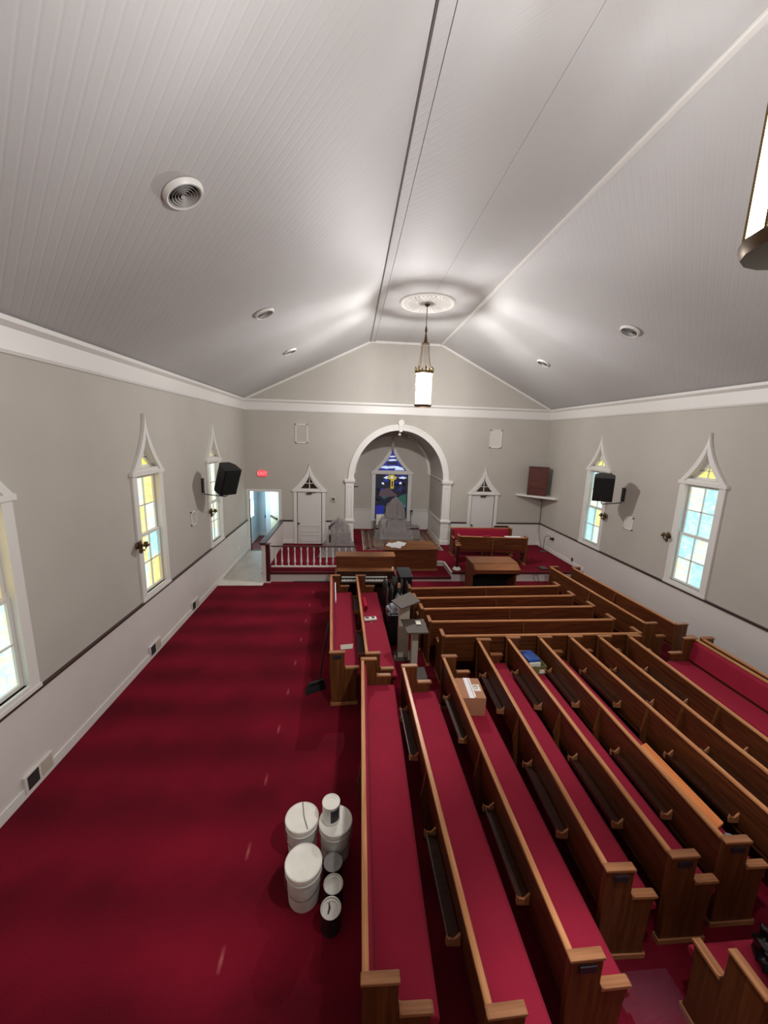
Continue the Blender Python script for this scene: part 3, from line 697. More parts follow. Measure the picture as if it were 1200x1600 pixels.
# ------------------------------------------------------------------ lanterns, medallion
def lantern(x, y, label):
    t = thing('pendant_lantern', (x, y, ZR), label, 'ceiling lamp', 'hanging lanterns'); n = 8; R_ = .195
    z0, z1 = 4.75, 5.50
    m = MB(); m.lathe([(.001, ZR-.001), (.075, ZR-.001), (.07, ZR-.03), (.03, ZR-.075), (.012, ZR-.09), (.001, ZR-.09)], (x, y, 0), 20); m.build('canopy', 'bronze', t, smooth=True)
    m = MB(); m.lathe([(.009, 6.48), (.009, ZR-.08)], (x, y, 0), 10); m.lathe([(.001, 6.36), (.03, 6.38), (.03, 6.42), (.012, 6.50)], (x, y, 0), 12); m.build('stem', 'bronze', t, smooth=True)
    m = MB(); m.lathe([(.012, 6.36), (.05, 6.14), (.095, 6.13), (.095, 6.11), (.04, 6.10), (.001, 6.10)], (x, y, 0), 16); m.build('spreader', 'bronze', t, smooth=True)
    for k in range(n):
        a = 2*PI*k/n; c = MB()
        pts = []
        for i in range(9):
            f = i/8; r = .088+(.175-.088)*(f**2.0); pts.append((x+r*math.cos(a), y+r*math.sin(a), 6.12+(5.52-6.12)*f))
        c.tube(pts, .0055, 5); c.build('chain', 'brass', t)
    m = MB()
    for k in range(16):
        a = 2*PI*k/16; rr = R_+.01; px, py = x+rr*math.cos(a), y+rr*math.sin(a); h = .10 if k % 2 == 0 else .05
        m.lathe([(.001, 0), (.02, .015), (.012, .05), (.024, h*.75), (.001, h+.02)], (px, py, 5.50), 6)
    m.lathe([(R_, 5.46), (R_+.022, 5.46), (R_+.022, 5.515), (R_, 5.52), (R_-.01, 5.50), (R_-.002, 5.46)], (x, y, 0), 16, caps=False); m.build('crown', 'brass', t)
    g_ = MB(); g_.lathe([(R_-.012, z0+.005), (R_-.012, 5.49)], (x, y, 0), n); g_.f = g_.f[:n]; g_.m = g_.m[:n]; g_.build('shade', 'lamp', t)
    r = MB()
    for k in range(n):
        a = 2*PI*k/n; px, py = x+(R_-.006)*math.cos(a), y+(R_-.006)*math.sin(a); r.lathe([(.010, z0), (.010, 5.48)], (px, py, 0), 5)
    for z in (5.34,):
        r.lathe([(R_-.012, z-.006), (R_-.002, z-.006), (R_-.002, z+.006), (R_-.012, z+.006), (R_-.012, z-.006)], (x, y, 0), n, caps=False)
    r.build('shade_frame', 'brass', t)
    b = MB(); b.lathe([(.001, 5.47), (R_-.012, 5.47)], (x, y, 0), n, caps=False); b.build('added_dimmer_disc', 'dimmer', t)  # unseen disc added to weaken the bulb's cone on the medallion
    b = MB(); b.lathe([(.10, z0-.035), (R_+.0, z0-.03), (R_+.012, z0), (R_+.012, z0+.02), (R_-.015, z0+.02), (R_-.02, z0-.01), (.10, z0-.02), (.10, z0-.035)], (x, y, 0), 16, caps=False); b.build('bottom_ring', 'bronze', t, smooth=True)
    ld = bpy.data.lights.new('lantern_bulb', 'POINT'); ld.shadow_soft_size = .05; ld.energy = BULB_WATTS; ld.color = (1, .99, .985)
    lo = bpy.data.objects.new('lantern_bulb', ld); COL.objects.link(lo); lo.parent = t; lo.location = (0, 0, 5.22-ZR)
lantern(1.655, 9.36, 'glowing lantern on chains hanging below the white ceiling medallion')
lantern(1.655, 1.435, 'glowing lantern cut off by the right edge of the photo')
def medallion(x, y, label):
    m = MB(); prof = [(.001, ZR-.03), (.10, ZR-.035), (.14, ZR-.022), (.42, ZR-.018), (.46, ZR-.035), (.56, ZR-.03), (.60, ZR-.045), (.63, ZR-.02), (.63, ZR)]
    m.lathe(prof, (x, y, 0), 48)
    for k in range(36):
        a = 2*PI*k/36; d = Vector((math.cos(a), math.sin(a), 0)); p = Vector((-d.y, d.x, 0)); c = Vector((x, y, 0))
        m.tube([c+d*.16+Vector((0, 0, ZR-.02)), c+d*.4+Vector((0, 0, ZR-.028)), c+d*.53+Vector((0, 0, ZR-.034))], [.006, .014, .022], 6)
    tag(m.build('ceiling_medallion', 'trim', smooth=True), label, 'ceiling medallion', 'plaster medallions')
medallion(1.655, 9.36, 'round white fluted ceiling medallion above the far lantern')
medallion(1.655, 1.435, 'round white ceiling medallion above the near lantern')

# ------------------------------------------------------------------ ceiling vents
def vent(x, y, side, r, label, grp):
    slope = math.atan2(ZR-ZFT, XA-XL) if side < 0 else -math.atan2(ZR-ZFT, XR-XB)
    z = ZFT+(x-XL)*(ZR-ZFT)/(XA-XL) if side < 0 else ZFT+(XR-x)*(ZR-ZFT)/(XR-XB)
    t = thing('ceiling_vent', (x, y, z), label, 'air vent', grp); t.rotation_euler = (0, -slope, 0)
    m = MB(); m.lathe([(r*.83, -.002), (r*.84, -.035), (r*.93, -.04), (r*1.02, -.02), (r*1.05, -.001)], n=36, caps=False); m.build('vent_rim', 'trim', t, smooth=True, local=True)
    m = MB(); m.lathe([(.001, -.004), (r*.84, -.004)], n=36); m.build('backing', 'ventd', t, local=True)
    m = MB()
    for k in range(5):
        rr = r*(.12+.15*k); m.lathe(caps=False, n=32, prof=[(rr, -.008), (rr+r*.075, -.036), (rr+r*.09, -.036), (rr+r*.02, -.006)])
    m.build('louvre', 'ventw', t, smooth=True, local=True)
GV = 'round ceiling diffusers'
vent(-1.48, 3.93, -1, .168, 'large round white louvred vent on the left ceiling slope, nearest the camera', GV)
vent(-1.51, 7.23, -1, .165, 'middle round vent of the three on the left ceiling slope', GV)
vent(-1.54, 10.2, -1, .16, 'farthest small round vent on the left ceiling slope', GV)
vent(4.91, 7.01, 1, .165, 'nearer round vent on the right ceiling slope', GV)
vent(4.89, 10.17, 1, .16, 'farther round vent on the right ceiling slope', GV)

# ------------------------------------------------------------------ wall fixtures
def frame_panel(x0, x1, z0, z1, label, grp, inner):
    t = thing('wall_panel', ((x0+x1)/2, YF, z0), label, 'wall panel', grp)
    m = MB(); e = .035
    for a in ((x0, x1, z0, z0+e), (x0, x1, z1-e, z1), (x0, x0+e, z0, z1), (x1-e, x1, z0, z1)): m.box(a[0], a[1], YF-.03, YF, a[2], a[3])
    m.build('panel_frame', 'trim', t)
    m = MB(); m.box(x0+e, x1-e, YF-.012, YF, z0+e, z1-e); m.build('panel_face', inner, t)
frame_panel(-1.86, -1.46, 3.71, 4.33, 'white-framed wall panel above the left pointed door', 'framed speaker panels', 'wall')
frame_panel(4.72, 5.13, 3.73, 4.34, 'white-framed wall panel above the right pointed door', 'framed speaker panels', 'wains')
# exit sign
t = thing('exit_sign', (-2.955, YF, 2.59), 'red illuminated exit sign above the open corridor doorway', 'sign')
m = MB(); m.box(-3.10, -2.81, YF-.05, YF, 2.585, 2.775); m.build('sign_housing', 'exit', t, .006)
cu = bpy.data.curves.new('sign_text', 'FONT'); cu.body = 'EXIT'; cu.size = .15; cu.align_x = 'CENTER'; cu.align_y = 'CENTER'; cu.extrude = .002
to = bpy.data.objects.new('sign_text', cu); COL.objects.link(to)
dg = bpy.context.evaluated_depsgraph_get(); me = bpy.data.meshes.new_from_object(to.evaluated_get(dg)); bpy.data.objects.remove(to)
me.materials.clear(); me.materials.append(M['exitw']); to = bpy.data.objects.new('sign_text', me); COL.objects.link(to)
to.parent = t; to.location = (0, -.053, .09); to.rotation_euler = (PI/2, 0, 0)
# thermostat, switches, plates, outlets
def plate(name, x, y, z, w_, h_, label, cat, side, grp=None, mat='white', knob=None, d=.02):
    m = MB()
    if side == 'far': m.box(x-w_/2, x+w_/2, y-d, y, z-h_/2, z+h_/2)
    else:
        s = 1 if side == 'left' else -1; m.box(x, x+s*d, y-w_/2, y+w_/2, z-h_/2, z+h_/2)
    if knob is None: return tag(m.build(name, mat, bevel=.004), label, cat, grp)
    t = thing(name, (x, y, z), label, cat, grp); m.build('cover', mat, t, .004); k_ = MB()
    if side == 'far': k_.box(x-w_*.25, x+w_*.25, y-d-.008, y-d, z-h_*.2, z+h_*.3)
    else:
        s = 1 if side == 'left' else -1; k_.box(x+s*d, x+s*(d+.006), y-w_*.4, y-w_*.02, z-h_*.35, z+h_*.35)
    k_.build('insert', knob, t); return t
plate('thermostat', -.60, YF, 1.85, .15, .15, 'small thermostat box on wall between left pointed door and arch', 'thermostat', 'far', mat='cream', knob='darkgrey', d=.04)
plate('light_switch', .30, AY, 1.33, .08, .12, 'small switch plate on apse wall left of stained window', 'light switch', 'far', mat='cream', d=.012)
m = MB(); m.box(AC-ARX, AC-ARX+.03, 14.6, 14.85, 2.02, 2.06); m.box(.10, .28, AY-.03, AY, 2.0, 2.03)
tag(m.build('wall_bracket', 'greymetal'), 'small grey bracket on the apse wall at upper left', 'bracket')
for (X, s, yy, lb, nm) in ((XL, 1, 8.79, 'white framed plate on left wall between the middle and far windows', 'left'), (XR, -1, 8.77, 'white square plate on right wall below the black loudspeaker', 'right')):
    t = thing('wall_plate', (X, yy, 2.09), lb, 'wall plate', 'white wall plates')
    m = MB(); m.box(X, X+s*.012, yy-.14, yy+.14, 1.94, 2.24); m.build('plate_face', 'wall' if s > 0 else 'wains', t)
    m = MB()
    for a in ((-.15, .15, 1.93, 1.96), (-.15, .15, 2.22, 2.25), (-.15, -.12, 1.93, 2.25), (.12, .15, 1.93, 2.25)): m.box(X, X+s*.022, yy+a[0], yy+a[1], a[2], a[3])
    m.build('plate_frame', 'trim', t)
for yy, lb in ((4.04, 'wall register low on left wall, nearest the camera'), (6.69, 'wall register low on left wall, middle of three'), (8.51, 'wall register low on left wall, farthest from camera')):
    t = thing('wall_register', (XL, yy, .14), lb, 'outlet', 'low fittings on the left wall')
    m = MB(); m.box(XL+.012, XL+.045, yy-.20, yy+.20, .06, .26); m.build('cover', 'wains', t, .006)
    m = MB(); m.box(XL+.045, XL+.05, yy-.17, yy-.02, .08, .24); m.build('insert', 'ventd', t)
    m = MB(); m.box(XL+.045, XL+.05, yy+.02, yy+.17, .08, .24); m.build('insert', 'cream', t)
plate('wall_outlet', XL+.012, 12.1, .42, .08, .12, 'small outlet on left wainscot by the corridor door', 'outlet', 'left', d=.012)
plate('wall_outlet', XR-.012, 10.9, .45, .09, .13, 'small grey outlet on right wainscot beside the choir area', 'outlet', 'right', mat='brass', d=.015)
plate('wall_outlet', -3.34, 15.24, .78, .08, .12, 'small outlet in the corridor wall beyond the open doorway', 'outlet', 'far', mat='darkgrey', d=.012)
# sconces (bare brass brackets)
def sconce(X, s, y, z, label):
    t = thing('wall_sconce', (X, y, z), label, 'wall lamp', 'brass candle sconces')
    m = MB(); m.lathe([(.001, 0), (.06, 0), (.055, s*.015), (.03, s*.03), (.001, s*.035)], (X+s*.03, y, z), 16, 'x'); m.build('backplate', 'brass', t, smooth=True)
    m = MB(); m.tube([(X+s*.06, y, z), (X+s*.09, y, z-.06), (X+s*.13, y, z-.08), (X+s*.16, y, z-.03), (X+s*.16, y, z+.0)], .014, 8); m.build('arm', 'brass', t, smooth=True)
    m = MB(); m.lathe([(.012, -.02), (.05, 0), (.06, .03), (.03, .03), (.03, .07), (.001, .07)], (X+s*.16, y, z+.0), 14); m.build('cup', 'brass', t, smooth=True)
    m = MB(); m.lathe([(.001, -.14), (.03, -.11), (.02, -.05), (.03, 0), (.02, .07), (.001, .1)], (X+s*.075, y, z), 12); m.build('finial', 'bronze', t, smooth=True)
sconce(XL, 1, 6.44, 2.12, 'brass wall sconce at the left middle window')
sconce(XL, 1, 9.72, 2.05, 'brass wall sconce under the left loudspeaker')
sconce(XR, -1, 7.50, 2.10, 'brass wall sconce on the casing of the nearer right window')
sconce(XR, -1, 9.62, 2.10, 'brass wall sconce beside the farther right window')
# loudspeakers on wall brackets
def speaker(X, s, y, cx, cy, cz, rz, tilt, label, w_=.42, h_=.62, d_=.36):
    t = thing('loudspeaker', (cx, cy, cz), label, 'loudspeaker', 'wall loudspeakers'); t.rotation_euler = (tilt, 0, rz)
    m = MB(); m.prism([(-w_/2, -d_/2), (w_/2, -d_/2), (w_/2, d_*.15), (w_*.30, d_/2), (-w_*.30, d_/2), (-w_/2, d_*.15)], 'z', -h_/2, h_/2); m.build('cabinet', 'black', t, .012, local=True)
    m = MB(); m.box(-w_/2+.02, w_/2-.02, -d_/2-.012, -d_/2, -h_/2+.03, h_/2-.03); m.build('grille', 'grille', t, .005, local=True)
    m = MB(); m.box(-.04, .04, -d_/2-.016, -d_/2-.012, -h_/2+.045, -h_/2+.06); m.build('badge', 'greymetal', t, local=True)
    b = thing('speaker_bracket', (X, y, cz-.1), label.replace('loudspeaker', 'bracket holding the loudspeaker', 1), 'bracket', 'loudspeaker brackets')
    m = MB(); m.box(X, X+s*.03, y-.05, y+.05, cz-.36, cz-.02); m.build('wall_flange', 'black', b)
    m = MB(); m.tube([(X+s*.03, y, cz-.33), (X+s*.05, y, cz-.40), (cx-s*.03, cy, cz-.42), (cx, cy, cz-.40), (cx, cy, cz-.29)], .012, 8); m.build('bracket_arm', 'black', b, smooth=True)
speaker(XL, 1, 9.42, -2.90, 9.25, 2.93, .86, .42, 'black loudspeaker on the left wall in front of the far left window', h_=.66, w_=.42, d_=.40)
speaker(XR, -1, 9.1, 6.18, 8.98, 2.94, -.60, .26, 'black loudspeaker on the right wall in front of the far right window', h_=.62, w_=.44, d_=.36)
# corner shelf with wooden speaker cabinet
m = MB(); m.prism([(5.80, YF), (5.82, YF-.10), (6.72, 12.14), (XR, 12.14), (XR, YF)], 'z', 2.10, 2.17)
tag(m.build('corner_shelf', 'trim', bevel=.012), 'white triangular corner shelf under the wooden speaker cabinet', 'shelf')
t = thing('speaker_cabinet', (6.40, 12.80, 2.17), 'dark brown wooden speaker cabinet on the white corner shelf', 'speaker cabinet', rz=-.50)
W_, D_, H_ = .62, .34, .96
m = MB(); m.box(-W_/2, W_/2, -D_/2, D_/2, 0.002, H_); m.build('cabinet', 'cabinet', t, .008, local=True)
m = MB(); m.box(-W_/2+.05, W_/2-.05, -D_/2-.012, -D_/2, .26, H_-.09); m.build('grille_panel', 'cabinet', t, .006, local=True)
m = MB(); m.box(-W_/2-.012, W_/2+.012, -D_/2-.02, D_/2, H_-.02, H_+.015); m.box(-W_/2+.05, W_/2-.05, -D_/2-.01, -D_/2, .05, .20); m.build('top_molding', 'cabinet', t, .005, local=True)
m = MB(); m.tube([(6.80, YF-.02, 2.1), (6.80, YF-.02, 1.12), (6.79, YF-.05, .8), (6.76, YF-.25, .5), (6.72, YF-.5, PZ+.01)], .008, 6)
tag(m.build('speaker_cable', 'greymetal'), 'thin cable running down the far right corner from the shelf', 'cable')
# spot light under the keystone
t = thing('spot_light', (1.61, YF+.12, 4.23), 'small white spot light at the top of the arch', 'spot light')
m = MB(); m.lathe([(.001, 4.23), (.03, 4.23), (.03, 4.21), (.01, 4.2), (.01, 4.15)], (1.61, YF+.12, 0), 12); m.build('mount', 'white', t)
m = MB(); m.lathe([(.03, 4.17), (.035, 4.12), (.055, 4.06), (.045, 4.06), (.001, 4.09)], (1.61, YF+.12, 0), 16); m.build('lamp_head', 'white', t, smooth=True)

# ------------------------------------------------------------------ platform railing
t = thing('altar_railing', (-2.2, 10.36, PZ), 'low railing with dark handrail and white turned balusters at the left platform edge', 'railing')
m = MB(); m.box(-2.16, .20, 10.335, 10.385, .97, 1.0); m.build('handrail', 'darkwood', t, .006)
m = MB(); m.box(-2.16, .20, 10.335, 10.39, .39, .43); m.build('bottom_rail', 'trim', t, .006)
for i in range(13):
    x = -2.04+.1735*i; m = MB()
    m.lathe([(.018, .43), (.022, .46), (.014, .48), (.028, .53), (.03, .57), (.022, .64), (.015, .80), (.013, .86), (.022, .87), (.022, .97)], (x, 10.36, 0), 10); m.build('baluster', 'trim', t, smooth=True)
t = thing('newel_post', (-2.28, 10.36, 0), 'square maroon-faced newel post at the left end of the white baluster railing', 'post', 'newel posts')
m = MB(); m.box(-2.27, -2.175, 10.20, 10.33, .03, 1.06); m.build('post_face', 'mar', t, .006)
m = MB(); m.box(-2.38, -2.27, 10.20, 10.30, .0, 1.06); m.build('post_side', 'wains', t, .004)
m = MB(); m.box(-2.40, -2.155, 10.17, 10.34, 1.06, 1.09); m.build('post_cap', 'mar', t, .006)
m = MB(); m.box(-2.39, -2.16, 10.18, 10.34, 0, .03) ; m.build('post_foot', 'wains', t)
t = thing('newel_post', (3.08, 10.50, PZ), 'dark turned newel post with a white round base by the choir pews', 'post', 'newel posts')
m = MB(); m.lathe([(.001, 0), (.12, 0), (.12, .03), (.09, .045), (.085, .07), (.05, .08), (.001, .08)], (3.08, 10.50, PZ), 20); m.build('post_base', 'trim', t, smooth=True)
m = MB(); m.box(3.04, 3.12, 10.46, 10.54, PZ+.08, 1.0); m.build('post_shaft', 'mar', t, .012)
m = MB(); m.lathe([(.001, .72), (.085, .72), (.09, .74), (.075, .76), (.05, .77), (.055, .80), (.001, .82)], (3.08, 10.50, PZ), 16); m.build('post_cap', 'cap', t, smooth=True)
m = MB(); m.tube([(-1.55, 10.225, .02), (-.58, 10.22, .02)], .014, 8); tag(m.build('metal_rod', 'darkgrey'), 'thin dark rod lying on the carpet at the foot of the platform riser', 'rod')

# ------------------------------------------------------------------ rug
t = thing('oriental_rug', (1.78, 13.7, PZ), 'faded oriental rug on the platform running into the apse', 'rug')
m = MB(); m.box(.45, 3.10, 12.4, 15.08, PZ+.001, PZ+.011); m.build('rug_field', 'rug_', t) if False else None
M['rug_'] = rug_mat('rug_pattern')
m = MB(); m.box(.45, 3.10, 12.4, 15.08, PZ+.001, PZ+.011); m.build('rug_field', 'rug_', t)
m = MB()
for e0, e1 in ((.08, .20), (.27, .36)):
    x0, x1, y0, y1 = .45+e0, 3.10-e0, 12.4+e0, 15.08-e0; w_ = e1-e0
    for a in ((x0, x0+w_, y0, y1), (x1-w_, x1, y0, y1), (x0, x1, y0, y0+w_), (x0, x1, y1-w_, y1)): m.box(a[0], a[1], a[2], a[3], PZ+.0105, PZ+.013)
m.build('rug_border', 'soil', t)
for a in ((.42, .449, 12.38, 15.1), (3.101, 3.13, 12.38, 15.1)):
    m = MB(); m.box(a[0], a[1], a[2], a[3], PZ+.001, PZ+.014); m.build('rug_edge', 'cream', t)

# ------------------------------------------------------------------ chairs and tables under plastic
def armchair(name, loc, rz, label, cat, w_=.64, sh=.46, bh=1.42, d_=.6, peak=True):
    t = thing(name, loc, label, cat, rz=rz)
    def P(m, nm, mat, **k): m.build(nm, mat, t, local=True, **k)
    for sx in (-1, 1):
        for y in (-d_/2+.03, d_/2-.03):
            m = MB(); h = (bh*.8 if y > 0 else sh+.2); m.box(sx*(w_/2)-.025, sx*(w_/2)+.025, y-.025, y+.025, 0, h); P(m, 'leg', 'leather', bevel=.008)
        m = MB(); m.box(sx*w_/2-.03, sx*w_/2+.03, -d_/2, d_/2, sh+.2, sh+.24); P(m, 'armrest', 'leather', bevel=.01)
    m = MB(); m.box(-w_/2+.02, w_/2-.02, -d_/2+.02, d_/2-.02, sh-.06, sh+.04); P(m, 'seat', 'leather', bevel=.03)
    m = MB(); m.prism([(-w_/2+.03, sh), (w_/2-.03, sh), (w_/2-.03, bh*.82), (0, bh) if peak else (.12, bh*.85), (-w_/2+.03, bh*.82)], 'y', d_/2-.05, d_/2); P(m, 'backrest', 'leather', bevel=.01)
    return t
armchair('throne_chair', (1.67, 14.1, PZ+.014), 0, 'tall pointed-back pulpit chair under plastic in front of the stained window', 'chair', .66, .44, 1.44)
def side_chair(loc, label):
    t = thing('side_stool', loc, label, 'stool', 'low seats beside the pulpit chair'); x, y, z = loc
    m = MB(); m.box(x-.20, x+.20, y-.22, y+.22, z+.34, z+.42); m.build('seat', 'leather', t, .02)
    for sx in (-.17, .17):
        for sy in (-.19, .19): m = MB(); m.box(x+sx-.02, x+sx+.02, y+sy-.02, y+sy+.02, z, z+.34); m.build('leg', 'leather', t)
side_chair((1.10, 14.05, PZ+.014), 'low dark stool left of the pulpit chair under plastic')
side_chair((2.33, 14.05, PZ+.014), 'low dark stool right of the pulpit chair under plastic')
armchair('lectern_chair', (-.36, 12.0, PZ), .1, 'chair wrapped in clear plastic behind the left railing', 'chair', .6, .44, 1.08, .55)
def drape(name, boxes, x0, x1, y0, y1, floor, label, mat, seed=1, step=.024, fold=.03, edge=.03):
    nz = random.Random(seed); ph = [nz.uniform(0, 6.28) for _ in range(6)]
    nx = int((x1-x0)/step); ny = int((y1-y0)/step); V = {}; mb = MB(); vs = []; fs = []
    def h(x, y):
        best = floor
        for (a, b, c, d, top, sl_, drop) in boxes:
            dx = max(a-x, 0, x-b); dy = max(c-y, 0, y-d); dist = math.hypot(dx, dy)
            xx = min(max(x, a), b); inner = drop*abs(xx-(a+b)/2)/((b-a)/2)
            k = sl_*(1+.10*math.sin(14*x+ph[0])+.08*math.sin(11*y+23*x+ph[1]))
            best = max(best, top-inner-k*dist)
        return best
    for j in range(ny+1):
        for i in range(nx+1):
            x = x0+i*step; y = y0+j*step; z = h(x, y)
            f = min(1, (z-floor)*3)
            wob = math.sin(9*x+5*y+ph[2])*math.sin(13*y-4*x+ph[3])+.6*math.sin(31*x+ph[4]+3*math.sin(5*y))
            z2 = max(floor+.004, z+.012+fold*wob*f)
            V[(i, j)] = (len(vs), z-floor); vs.append((x+.008*math.sin(25*z+ph[5]), y, z2))
    for j in range(ny):
        for i in range(nx):
            q = [V[(i, j)], V[(i+1, j)], V[(i+1, j+1)], V[(i, j+1)]]
            if max(k[1] for k in q) > .002: fs.append(tuple(k[0] for k in q))
    used = sorted({i for f in fs for i in f}); mp = {o: n for n, o in enumerate(used)}
    mb.add([vs[i] for i in used], [tuple(mp[i] for i in f) for f in fs])
    return tag(mb.build(name, mat, smooth=True), label, 'plastic sheet', 'plastic dust sheets')
z = PZ+.014
drape('plastic_sheet', [(1.33, 2.01, 14.28, 14.42, z+1.50, 7.5, .36), (1.33, 2.02, 13.8, 14.35, z+.70, 6.5, 0), (.90, 1.32, 13.85, 14.30, z+.44, 7, .03), (2.05, 2.54, 13.85, 14.30, z+.46, 7, .03), (1.15, 1.4, 13.9, 14.3, z+.75, 3.0, 0), (1.2, 2.3, 13.72, 14.3, z+.36, 5, 0)],
      .72, 2.75, 13.35, 14.62, z, 'rumpled translucent dust sheet over the throne and stools before the stained window', 'film', 1)
drape('plastic_sheet', [(-.66, -.06, 12.22, 12.28, PZ+1.16, 7, .26), (-.72, -.02, 11.75, 12.25, PZ+.74, 6, .0), (-.9, -.55, 11.65, 11.9, PZ+.16, 1.6, 0), (-.85, .1, 11.8, 12.2, PZ+.35, 3.5, 0)],
      -1.15, .35, 11.3, 12.75, PZ, 'translucent dust sheet draped over the chair behind the left railing', 'film', 5)
# white amplifier-like box beside the throne
t = thing('equipment_case', (1.16, 14.75, PZ+.014), 'cream rounded case with a black knob behind the sheeted throne', 'case')
m = MB(); m.box(.98, 1.42, 14.64, 14.92, PZ+.014, PZ+.73); m.build('case_body', 'lid', t, .05, seg=4)
m = MB(); m.lathe([(.001, -.02), (.035, -.02), (.035, 0), (.001, 0)], (1.10, 14.64, PZ+.45), 14, 'y'); m.build('knob', 'black', t)
t = thing('floor_lamp', (2.42, 15.0, PZ), 'small metal clamp lamp standing to the right behind the throne', 'lamp')
m = MB(); m.lathe([(.001, 0), (.1, 0), (.1, .02), (.012, .03), (.012, .78)], (2.42, 15.2, PZ), 12); m.build('stand', 'greymetal', t)
m = MB(); m.lathe([(.02, -.06), (.055, .06), (.001, .05)], (2.42, 15.16, PZ+.82), 12, 'x'); m.build('lamp_head', 'greymetal', t)

# ------------------------------------------------------------------ communion table with papers
t = thing('communion_table', (1.76, 10.9, .14), 'wide wooden pulpit desk with papers on its sloped top', 'table')
m = MB(); m.hexa([(.98, 10.72, .14), (2.56, 10.78, .14), (2.52, 11.18, .14), (1.0, 11.12, .14)], [(.98, 10.72, .80), (2.56, 10.78, .80), (2.52, 11.18, .88), (1.0, 11.12, .88)]); m.build('desk_body', 'organ', t, .006)
m = MB(); m.hexa([(.93, 10.64, .80), (2.58, 10.70, .80), (2.46, 11.21, .90), (1.12, 11.18, .90)], [(.93, 10.64, .83), (2.58, 10.70, .83), (2.46, 11.21, .93), (1.12, 11.18, .93)]); m.build('desk_top', 'organtop', t, .008)
m = MB(); m.hexa([(.96, 10.69, .14), (2.58, 10.75, .14), (2.54, 11.2, .14), (.98, 11.15, .14)], [(.96, 10.69, .2), (2.58, 10.75, .2), (2.54, 11.2, .2), (.98, 11.15, .2)]); m.build('plinth', 'organtop', t, .006)
rp_ = random.Random(11)
def zt(y): return .83+(y-10.66)*.1/.51
for i in range(6):
    cx, cy, a = 1.20+i*.06+rp_.uniform(-.02, .02), 10.88+rp_.uniform(-.06, .08), rp_.uniform(-1.2, 1.2)
    m = MB(); q = []
    for u, v in ((-.11, -.14), (.11, -.14), (.11, .14), (-.11, .14)):
        X, Y = cx+u*math.cos(a)-v*math.sin(a), cy+u*math.sin(a)+v*math.cos(a); q.append((X, Y, zt(Y)+.006+i*.004))
    m.hexa(q, [(p[0], p[1], p[2]+.002) for p in q])
    tag(m.build('paper_sheet', 'paper'), 'loose white paper in the scattered pile on the pulpit desk', 'paper', 'papers on the pulpit desk')

# ------------------------------------------------------------------ organs
t = thing('organ', (.4, 9.1, 0), 'wooden organ console at front left with music desk and white keys', 'organ')
x0, x1 = -.34, 1.10
m = MB(); m.box(x0, x1, 9.22, 9.52, 0, 1.06); m.build('case', 'organ', t, .006)
m = MB(); m.box(x0-.02, x1+.02, 9.18, 9.56, 1.06, 1.09); m.build('lid', 'organtop', t, .008)
m = MB(); m.hexa([(x0+.02, 9.195, .78), (x1-.02, 9.195, .78), (x1-.02, 9.22, .78), (x0+.02, 9.22, .78)], [(x0+.02, 9.195, 1.06), (x1-.02, 9.195, 1.06), (x1-.02, 9.22, 1.06), (x0+.02, 9.22, 1.06)]); m.build('music_desk', 'organ', t)
m = MB(); m.box(x0, x1, 8.98, 9.22, .755, .78); m.build('music_ledge', 'organtop', t, .006)
for s, xx in ((-1, x0), (1, x1)):
    m = MB(); m.prism([(8.70, 0), (9.24, 0), (9.24, .78), (8.98, .78), (8.72, .66)], 'x', xx-.02, xx+.02); m.build('side_cheek', 'organ', t, .005)
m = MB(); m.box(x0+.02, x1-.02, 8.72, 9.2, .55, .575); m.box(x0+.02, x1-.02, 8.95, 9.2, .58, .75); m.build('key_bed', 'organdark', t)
for zz, yy in ((.59, 8.78), (.64, 8.90)):
    m = MB(); kx = x0+.14
    while kx < x1-.20: m.box(kx, kx+.021, yy, yy+.12, zz-.01, zz+.008); kx += .024
    m.build('white_keys', 'white', t)
    m = MB(); kx = x0+.155; i = 0
    while kx < x1-.22:
        if i % 7 not in (2, 6): m.box(kx, kx+.012, yy+.045, yy+.12, zz+.008, zz+.02)
        kx += .024; i += 1
    m.build('black_keys', 'black', t)
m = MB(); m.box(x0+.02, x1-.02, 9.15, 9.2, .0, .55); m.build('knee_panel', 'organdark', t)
m = MB(); m.lathe([(.001, 0), (.022, 0), (.022, .06), (.012, .08), (.001, .085)], (1.04, 9.03, .78), 10); tag(m.build('small_bottle', 'white'), 'tiny white bottle on the right end of the organ ledge', 'bottle')
t = thing('organ', (3.52, 9.0, 0), 'closed wooden organ console at front right with sloped lid and dark knee space', 'organ')
x0, x1 = 2.96, 4.10
for xx in (x0, x1-.04):
    m = MB(); m.prism([(8.74, 0), (9.29, 0), (9.29, 1.03), (8.80, 1.03), (8.60, .93), (8.62, .80), (8.78, .74)], 'x', xx, xx+.04); m.build('side_cheek', 'organ', t, .005)
m = MB(); m.box(x0-.01, x1+.01, 8.78, 9.31, 1.03, 1.055); m.build('top', 'organtop', t, .008)
m = MB(); m.hexa([(x0+.03, 8.58, .92), (x1+.0, 8.58, .92), (x1+.0, 8.80, 1.02), (x0+.03, 8.80, 1.02)], [(x0+.03, 8.57, .945), (x1+.0, 8.57, .945), (x1+.0, 8.79, 1.045), (x0+.03, 8.79, 1.045)]); m.build('sloped_lid', 'organtop', t, .006)
m = MB(); m.box(x0+.04, x1-.04, 8.60, 9.2, .84, .92); m.build('key_case', 'organ', t, .004)
m = MB(); m.box(x0+.04, x1-.04, 9.2, 9.28, .0, 1.03); m.build('knee_panel', 'black', t)
m = MB(); m.box(x0+.2, x1-.2, 8.9, 9.19, .02, .1); m.build('pedal_box', 'organdark', t)
